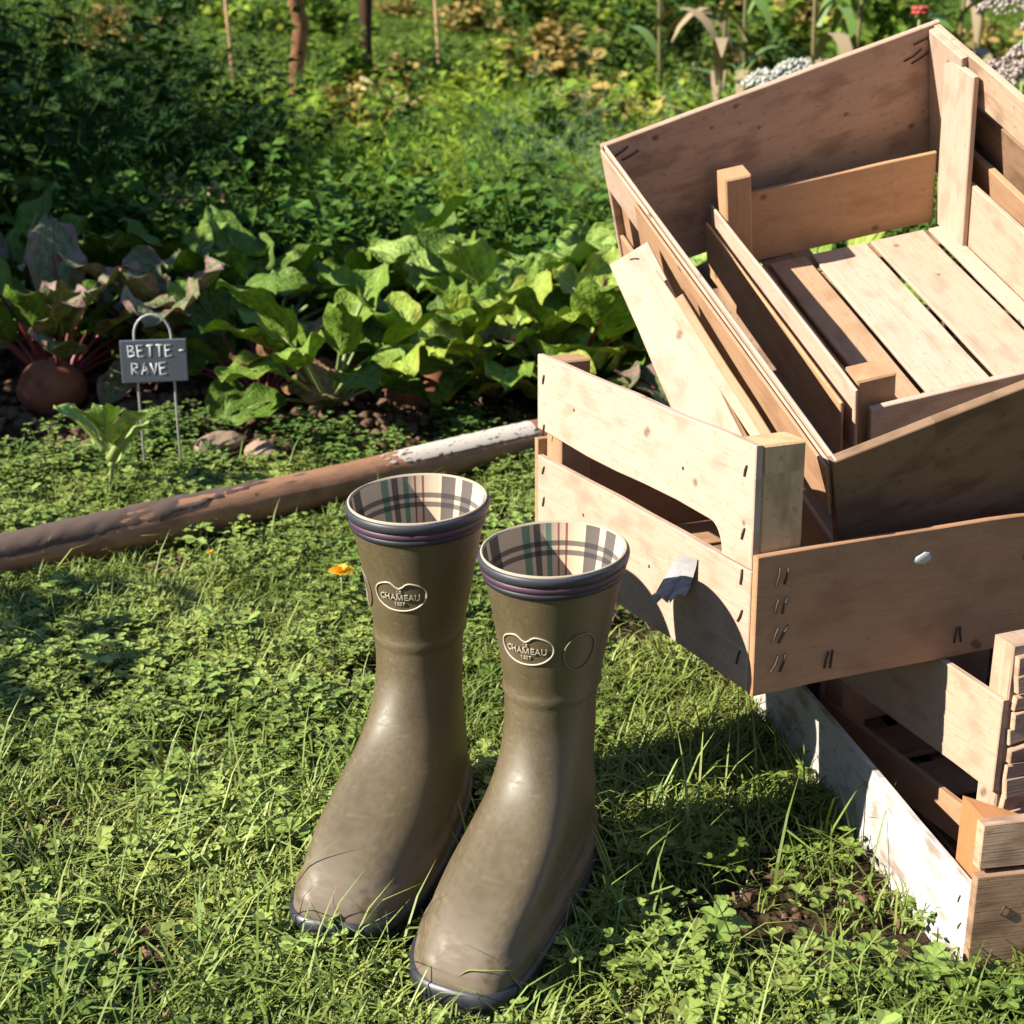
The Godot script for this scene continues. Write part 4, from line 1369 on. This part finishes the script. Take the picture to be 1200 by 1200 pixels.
	for s in [[-0.36, -8.3, 0.55, "pale thin wooden stake leaning in the far bed"], [-1.35, -7.9, 0.6, "orange-brown stake in the far bed at left"]]:
		var st := new_st(false)
		tube(st, [Vector3(0, -0.05, 0), Vector3(-0.03, s[2], 0)], [0.0105, 0.008], 7)
		var o := obj("garden_stake", done(st), M.warm, self, Transform3D(Basis(), Vector3(s[0], 0, s[1])))
		tag(o, s[3], "stake", "garden stakes")

	# far hedge that closes the garden
	for k in 9:
		var x := -10.0 + k * 2.5
		var o := thing("hedge_bush", "rounded hedge bush far behind the garden, %s from the left" % ORD[k], "hedge bush", Transform3D(Basis(Vector3.UP, k * 1.3).scaled(Vector3(2.2, 2.6, 2.2)), Vector3(x, 0, -27.0 - (k % 3) * 0.8)), "hedge bushes far behind")
		obj("foliage", M.hedge_mesh, M.foliage, o)
	var shrub := leaflet_mesh(89, 330, 0.9, 0.075, Color(0.045, 0.09, 0.02), 38)
	# shrubs left of the picture that shade the left of the bed
	for q in [[-1.60, -1.33, 0.80, 0.30, "leafy shrub standing left of the grass, nearest the camera"], [-1.98, -2.74, 1.30, 0.36, "leafy shrub left of the handle's muddy end"], [-2.35, -2.8, 1.3, 0.5, "leafy shrub left of the beet bed"], [-2.5, -3.7, 1.5, 0.55, "leafy shrub left of the herb bushes"]]:
		var o := thing("leafy_shrub", q[4], "shrub", Transform3D(Basis().scaled(Vector3.ONE * q[2]), Vector3(q[0], 0, q[1])), "shrubs at the left")
		obj("foliage", shrub, M.foliage, o)

	# seedling beside the sign
	var o2 := thing("seedling", "pale green broad-leaved seedling left of the slate marker's legs", "seedling", Transform3D(Basis(), Vector3(-0.600, 0.012, -2.20)))
	var st2 := new_st(false)
	tube(st2, [Vector3.ZERO, Vector3(0.008, 0.06, 0), Vector3(0.0, 0.10, 0)], [0.0025, 0.002, 0.0015], 6)
	obj("stem", done(st2), M.stalk_green, o2)
	var sl := broad_leaf(711, 0.025, 0.075, 0.048, 1.0, 0.35, 0.05, M.stalk_green)
	for q in [[1.2, 0.062, 1.25], [1.9, 0.05, 0.9], [-1.3, 0.075, 1.0], [-0.5, 0.095, 0.85], [0.4, 0.098, 0.9], [2.7, 0.035, 0.8]]:
		var lf := obj("leaf", sl, null, o2, Transform3D(Basis(Vector3.UP, q[0]).scaled(Vector3.ONE * q[2]), Vector3(0.003, q[1], 0)))
		lf.set_surface_override_material(0, M.leaf_seedling)
	# pale dry clods on the bed's edge
	for q in [[-0.475, -2.40, 0.9, 0.050, "pale dry crumbling clod right of the marker's legs"], [-0.40, -2.385, 2.4, 0.036, "smaller pale clod right of the first, by the handle"]]:
		var st := new_st()
		ball(st, Vector3.ZERO, Vector3(q[3], q[3] * 0.42, q[3] * 0.6), 12, 18, 0.75)
		var lump := obj("soil_lump", done(st), M.clod, self, Transform3D(Basis(Vector3.UP, q[2]), Vector3(q[0], ground_y(q[0], q[1]) + 0.012, q[1])))
		tag(lump, q[4], "clod", "clods on the bed's edge")
	# dandelion and a smaller yellow flower in the grass
	for q in [[-0.212, -1.80, 0.055, 0.017, "yellow dandelion in the grass left of the rear boot"], [-0.40, -1.93, 0.03, 0.006, "tiny orange-yellow bloom in the grass under the handle"]]:
		var o := thing("dandelion", q[4], "dandelion", Transform3D(Basis(), Vector3(q[0], 0, q[1])))
		var st := new_st(false)
		tube(st, [Vector3.ZERO, Vector3(0, q[2], 0)], [0.0015], 5)
		obj("stem", done(st), M.stalk_green, o)
		st = new_st()
		for i in 60:
			var a := i * 2.39996
			var rr: float = q[3] * sqrt((i + 6) / 66.0)
			var d := Vector3(sin(a), 0, cos(a))
			var sd: Vector3 = d.cross(Vector3.UP) * q[3] * 0.12
			var b := Vector3(0, q[2], 0)
			var tip := b + d * rr + Vector3(0, q[3] * (0.75 - 0.6 * rr / q[3]), 0)
			quad(st, b - sd * 0.4, b + sd * 0.4, tip + sd, tip - sd)
		obj("petals", done(st), M.petal_yellow, o)

# ---------------------------------------------------------------- grass
func blade(st: SurfaceTool, base: Vector3, yaw: float, length: float, width: float, lean: float, c: Color) -> void:
	var d := Vector3(sin(yaw), 0, cos(yaw))
	var sd := Vector3(cos(yaw), 0, -sin(yaw)) * width * 0.5
	var p := base
	var e := PI / 2 - lean * 0.35
	var prev := p
	for i in 3:
		var q := p + (d * cos(e) + Vector3.UP * sin(e)) * length / 3.0
		var w0 := 1.0 - i * 0.22
		var w1 := 1.0 - (i + 1) * 0.22
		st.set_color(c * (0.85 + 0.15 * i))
		if i < 2: quad(st, p - sd * w0, p + sd * w0, q + sd * w1, q - sd * w1)
		else: tri(st, p - sd * w0, p + sd * w0, q)
		prev = p
		p = q
		e -= lean * 0.6

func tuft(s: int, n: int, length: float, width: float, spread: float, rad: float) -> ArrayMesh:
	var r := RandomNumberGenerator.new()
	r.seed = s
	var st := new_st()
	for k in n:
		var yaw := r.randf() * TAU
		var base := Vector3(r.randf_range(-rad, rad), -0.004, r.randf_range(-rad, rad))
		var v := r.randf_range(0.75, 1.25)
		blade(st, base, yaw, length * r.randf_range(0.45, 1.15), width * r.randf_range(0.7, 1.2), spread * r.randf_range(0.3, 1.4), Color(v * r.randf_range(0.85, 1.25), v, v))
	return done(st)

func weed(s: int, n: int, rad: float, leaf: float, high: float) -> ArrayMesh:
	var r := RandomNumberGenerator.new()
	r.seed = s
	var st := new_st()
	for k in n:
		var a := r.randf() * TAU
		var rr := sqrt(r.randf()) * rad
		var base := Vector3(sin(a) * rr, high * r.randf_range(0.35, 1.0), cos(a) * rr)
		var out := Vector3(sin(a + r.randf_range(-0.7, 0.7)), 0, cos(a + r.randf_range(-0.7, 0.7))).normalized()
		var l := leaf * r.randf_range(0.6, 1.3)
		var tilt := r.randf_range(-0.15, 0.6)
		var d := (out + Vector3(0, tilt, 0)).normalized()
		var sd := d.cross(Vector3.UP).normalized() * l * 0.52
		var v := r.randf_range(0.7, 1.25)
		st.set_color(Color(v * r.randf_range(0.85, 1.15), v, v))
		var foot := Vector3(base.x * 0.4, -0.003, base.z * 0.4)
		tri(st, foot, foot + Vector3(0.0012, 0, 0), base)
		for lobe in [-1.15, 0.0, 1.15]:
			var ld := (d * cos(lobe) + sd.normalized() * sin(lobe) + Vector3(0, r.randf_range(-0.15, 0.25), 0)).normalized()
			var ls := ld.cross(Vector3.UP).normalized() * l * 0.30
			var lu := Vector3(0, l * 0.10, 0)
			var b1 := base + ld * l * 0.28
			var b2 := base + ld * l * 0.62
			var tip := base + ld * l * 0.86
			st.set_color(Color(v, v, v) * r.randf_range(0.85, 1.15))
			tri(st, base, b1 + ls * 0.75 + lu, b1)
			tri(st, base, b1, b1 - ls * 0.75 + lu)
			quad(st, b1, b1 + ls * 0.75 + lu, b2 + ls + lu, b2)
			quad(st, b1 - ls * 0.75 + lu, b1, b2, b2 - ls + lu)
			tri(st, b2, b2 + ls + lu, tip + ls * 0.45)
			tri(st, b2, tip + ls * 0.45, tip - ls * 0.45)
			tri(st, b2, tip - ls * 0.45, b2 - ls + lu)
	return done(st)

func blocked(x: float, z: float) -> bool:
	# inside the boots' soles or the lowest crate
	for b in [[-0.070, -1.365, -13.5], [0.058, -1.262, -24.0]]:
		var p := Vector2(x - b[0], z - b[1]).rotated(deg_to_rad(b[2]))
		if p.y > -0.008 and p.y < 0.285 and absf(p.x) < 0.052: return true
	var q := Vector2(x - 0.367, z + 1.074)
	var u := q.dot(Vector2(0.98, -0.2))
	var v := q.dot(Vector2(-0.2, -0.98))
	return u > -0.006 and u < 0.32 and v > -0.012 and v < 0.51

func scatter(called: String, label: String, category: String, meshes: Array, mat: Material, n: int, box: Rect2, size: Vector2, c0: Color, c1: Color, keep: Callable) -> void:
	var tone := noise(63, 2.6, 3)
	for k in meshes.size():
		var xf := []
		var cols := []
		for i in n / meshes.size():
			var x := rng.randf_range(box.position.x, box.end.x)
			var z := rng.randf_range(box.position.y, box.end.y)
			if rng.randf() > keep.call(x, z) or blocked(x, z): continue
			var b := Basis(Vector3.UP, rng.randf() * TAU).scaled(Vector3.ONE * rng.randf_range(size.x, size.y))
			xf.append(Transform3D(b, Vector3(x, ground_y(x, z), z)))
			cols.append(c0.lerp(c1, clampf(rng.randf() * 0.75 + tone.get_noise_2d(x, z) * 0.8 + 0.12, 0, 1)))
		var mm := MultiMesh.new()
		mm.transform_format = MultiMesh.TRANSFORM_3D
		mm.use_colors = true
		mm.mesh = meshes[k]
		mm.instance_count = xf.size()
		for i in xf.size():
			mm.set_instance_transform(i, xf[i])
			mm.set_instance_color(i, cols[i])
		var mi := MultiMeshInstance3D.new()
		mi.name = numbered(called)
		mi.multimesh = mm
		mi.material_override = mat
		add_child(mi, true)
		tag(mi, label, category, label, "stuff")

func build_lawn() -> void:
	var patch := noise(61, 1.6, 3)
	var bare := noise(62, 2.2, 3)
	var bare_spots := [[0.30, -1.16, 0.09], [0.17, -1.75, 0.10], [-0.33, -1.42, 0.06], [0.30, -1.42, 0.05], [-0.30, -1.10, 0.06], [0.24, -1.28, 0.06], [-0.45, -1.30, 0.05], [0.35, -1.10, 0.05], [0.33, -1.22, 0.05], [-0.37, -1.24, 0.045], [-0.29, -1.03, 0.05], [-0.44, -1.56, 0.06], [-0.17, -1.62, 0.05], [-0.52, -1.40, 0.05], [-0.20, -1.20, 0.035]]
	var openness := func(x, z):
		var o := 1.0 - clampf((bare.get_noise_2d(x, z) - 0.12) * 3.5, 0, 0.8)
		for s in bare_spots:
			var d: float = Vector2(x - s[0], z - s[1]).length() / s[2]
			o *= 1.0 - 0.9 * exp(-d * d)
		return o * (1.0 - smoothstep(-2.30, -2.44, z - fn.get_noise_2d(x * 300.0, 0.0) * 0.05))
	var weedy := func(x, z):
		# broad-leaved weeds take over in the middle left and by the lower right
		var w := 0.16 + patch.get_noise_2d(x, z) * 0.9 + smoothstep(-1.35, -1.75, z) * 0.42
		w += 0.6 * exp(-Vector2((x - 0.28) / 0.16, (z + 1.03) / 0.09).length_squared())
		return clampf(w, 0.05, 1.0)
	var grass_keep := func(x, z): return openness.call(x, z) * clampf(1.25 - weedy.call(x, z), 0.22, 1.0)
	var weed_keep := func(x, z): return openness.call(x, z) * weedy.call(x, z)
	var near := Rect2(-1.25, -2.45, 2.5, 1.75)
	var g0 := Color(0.088, 0.136, 0.019)
	var g1 := Color(0.245, 0.290, 0.064)
	var tufts := []
	for k in 4: tufts.append(tuft(500 + k, 8, 0.048, 0.0026, 1.1, 0.009))
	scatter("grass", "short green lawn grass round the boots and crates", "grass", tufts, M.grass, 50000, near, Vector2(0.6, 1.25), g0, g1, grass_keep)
	var tone2 := noise(64, 3.5, 2)
	var longs := []
	for k in 3: longs.append(tuft(520 + k, 6, 0.088, 0.0028, 1.6, 0.014))
	scatter("long_grass", "longer arching grass blades in the lawn", "grass", longs, M.grass, 9000, near, Vector2(0.6, 1.2), Color(0.10, 0.16, 0.022), Color(0.27, 0.32, 0.08), func(x, z): return openness.call(x, z) * clampf(0.18 + smoothstep(-1.55, -1.05, z) * 0.8, 0, 1))
	var arch := []
	for k in 3: arch.append(tuft(530 + k, 5, 0.115, 0.0032, 1.9, 0.016))
	scatter("long_grass", "long arching grass round the boots' toes and along the front", "grass", arch, M.grass, 3000, Rect2(-0.8, -1.45, 1.3, 0.75), Vector2(0.5, 1.1), Color(0.10, 0.17, 0.022), Color(0.26, 0.33, 0.09), func(x, z): return openness.call(x, z) * clampf(0.45 + tone2.get_noise_2d(x, z) * 1.6, 0, 1))
	var weeds := []
	for k in 4: weeds.append(weed(540 + k, 6, 0.017, 0.0098, 0.032))
	scatter("weeds", "small round-leaved weeds and clover in the lawn", "weeds", weeds, M.grass, 16500, near, Vector2(0.6, 1.4), Color(0.105, 0.160, 0.023), Color(0.26, 0.320, 0.075), weed_keep)
	var big := []
	for k in 3: big.append(weed(560 + k, 8, 0.026, 0.0165, 0.042))
	scatter("broad_weeds", "broad lobed weed leaves in the lawn", "weeds", big, M.grass, 1500, near, Vector2(0.6, 1.15), Color(0.12, 0.19, 0.035), Color(0.24, 0.33, 0.08), func(x, z): return openness.call(x, z) * clampf(weedy.call(x, z) * 1.3 - 0.35, 0, 1))
	var straw := []
	for k in 2: straw.append(tuft(580 + k, 3, 0.05, 0.0018, 3.2, 0.02))
	scatter("dry_straw", "dry straw bits and dead blades in the lawn", "straw", straw, M.straw, 4200, near, Vector2(0.5, 1.3), Color(0.20, 0.145, 0.07), Color(0.32, 0.26, 0.14), func(x, z): return 0.6)
	# the lawn goes on round the picture, thinner
	scatter("grass", "lawn going on beside and in front of the picture", "grass", [tufts[0]], M.grass, 26000, Rect2(-3.2, -2.4, 6.4, 3.6), Vector2(0.9, 1.5), g0, g1, func(x, z): return 0.0 if absf(x) < 1.25 and z < -0.7 else 0.9)
	# bright strip of short green far behind
	var strips := func(x, z):
		var e: float = z + patch.get_noise_2d(x * 0.6, z * 0.6) * 0.9
		return 0.95 if (e < -8.1 and e > -9.6) or (e < -11.0 and e > -13.5) or e < -14.6 else 0.10
	scatter("far_lawn", "bright strips of short green growth far behind the beds", "grass", [tufts[1], weeds[1]], M.grass, 52000, Rect2(-6.5, -26.0, 13, 18.2), Vector2(2.5, 5.0), Color(0.09, 0.16, 0.018), Color(0.25, 0.35, 0.04), strips)
	# clods on the bed
	var cl := []
	for k in 2:
		var st := new_st(false)
		ball(st, Vector3.ZERO, Vector3(0.012, 0.009, 0.011), 5, 7, 0.9)
		cl.append(done(st))
	var cm := tint_mat("clods", Color.WHITE, 0.0, 0.95, 0.2)
	scatter("soil_clods", "crumbled brown soil clods on the bed", "soil", cl, cm, 9000, Rect2(-1.6, -3.8, 3.2, 1.45), Vector2(0.3, 1.3), Color(0.07, 0.04, 0.026), Color(0.14, 0.09, 0.06), func(x, z): return 0.9)
	scatter("soil_clods", "crumbled brown soil showing through the lawn's bare patches", "soil", cl, cm, 9000, near, Vector2(0.15, 0.6), Color(0.08, 0.045, 0.03), Color(0.19, 0.11, 0.075), func(x, z): return clampf(1.0 - openness.call(x, z) + 0.05, 0, 1))
	scatter("bed_weeds", "low weeds along the edge of the bed", "weeds", weeds, M.grass, 4200, Rect2(-1.2, -2.50, 2.4, 0.2), Vector2(0.7, 1.5), Color(0.05, 0.11, 0.02), Color(0.15, 0.23, 0.05), func(x, z): return clampf(0.2 + patch.get_noise_2d(x * 2.0, z * 2.0), 0, 1))
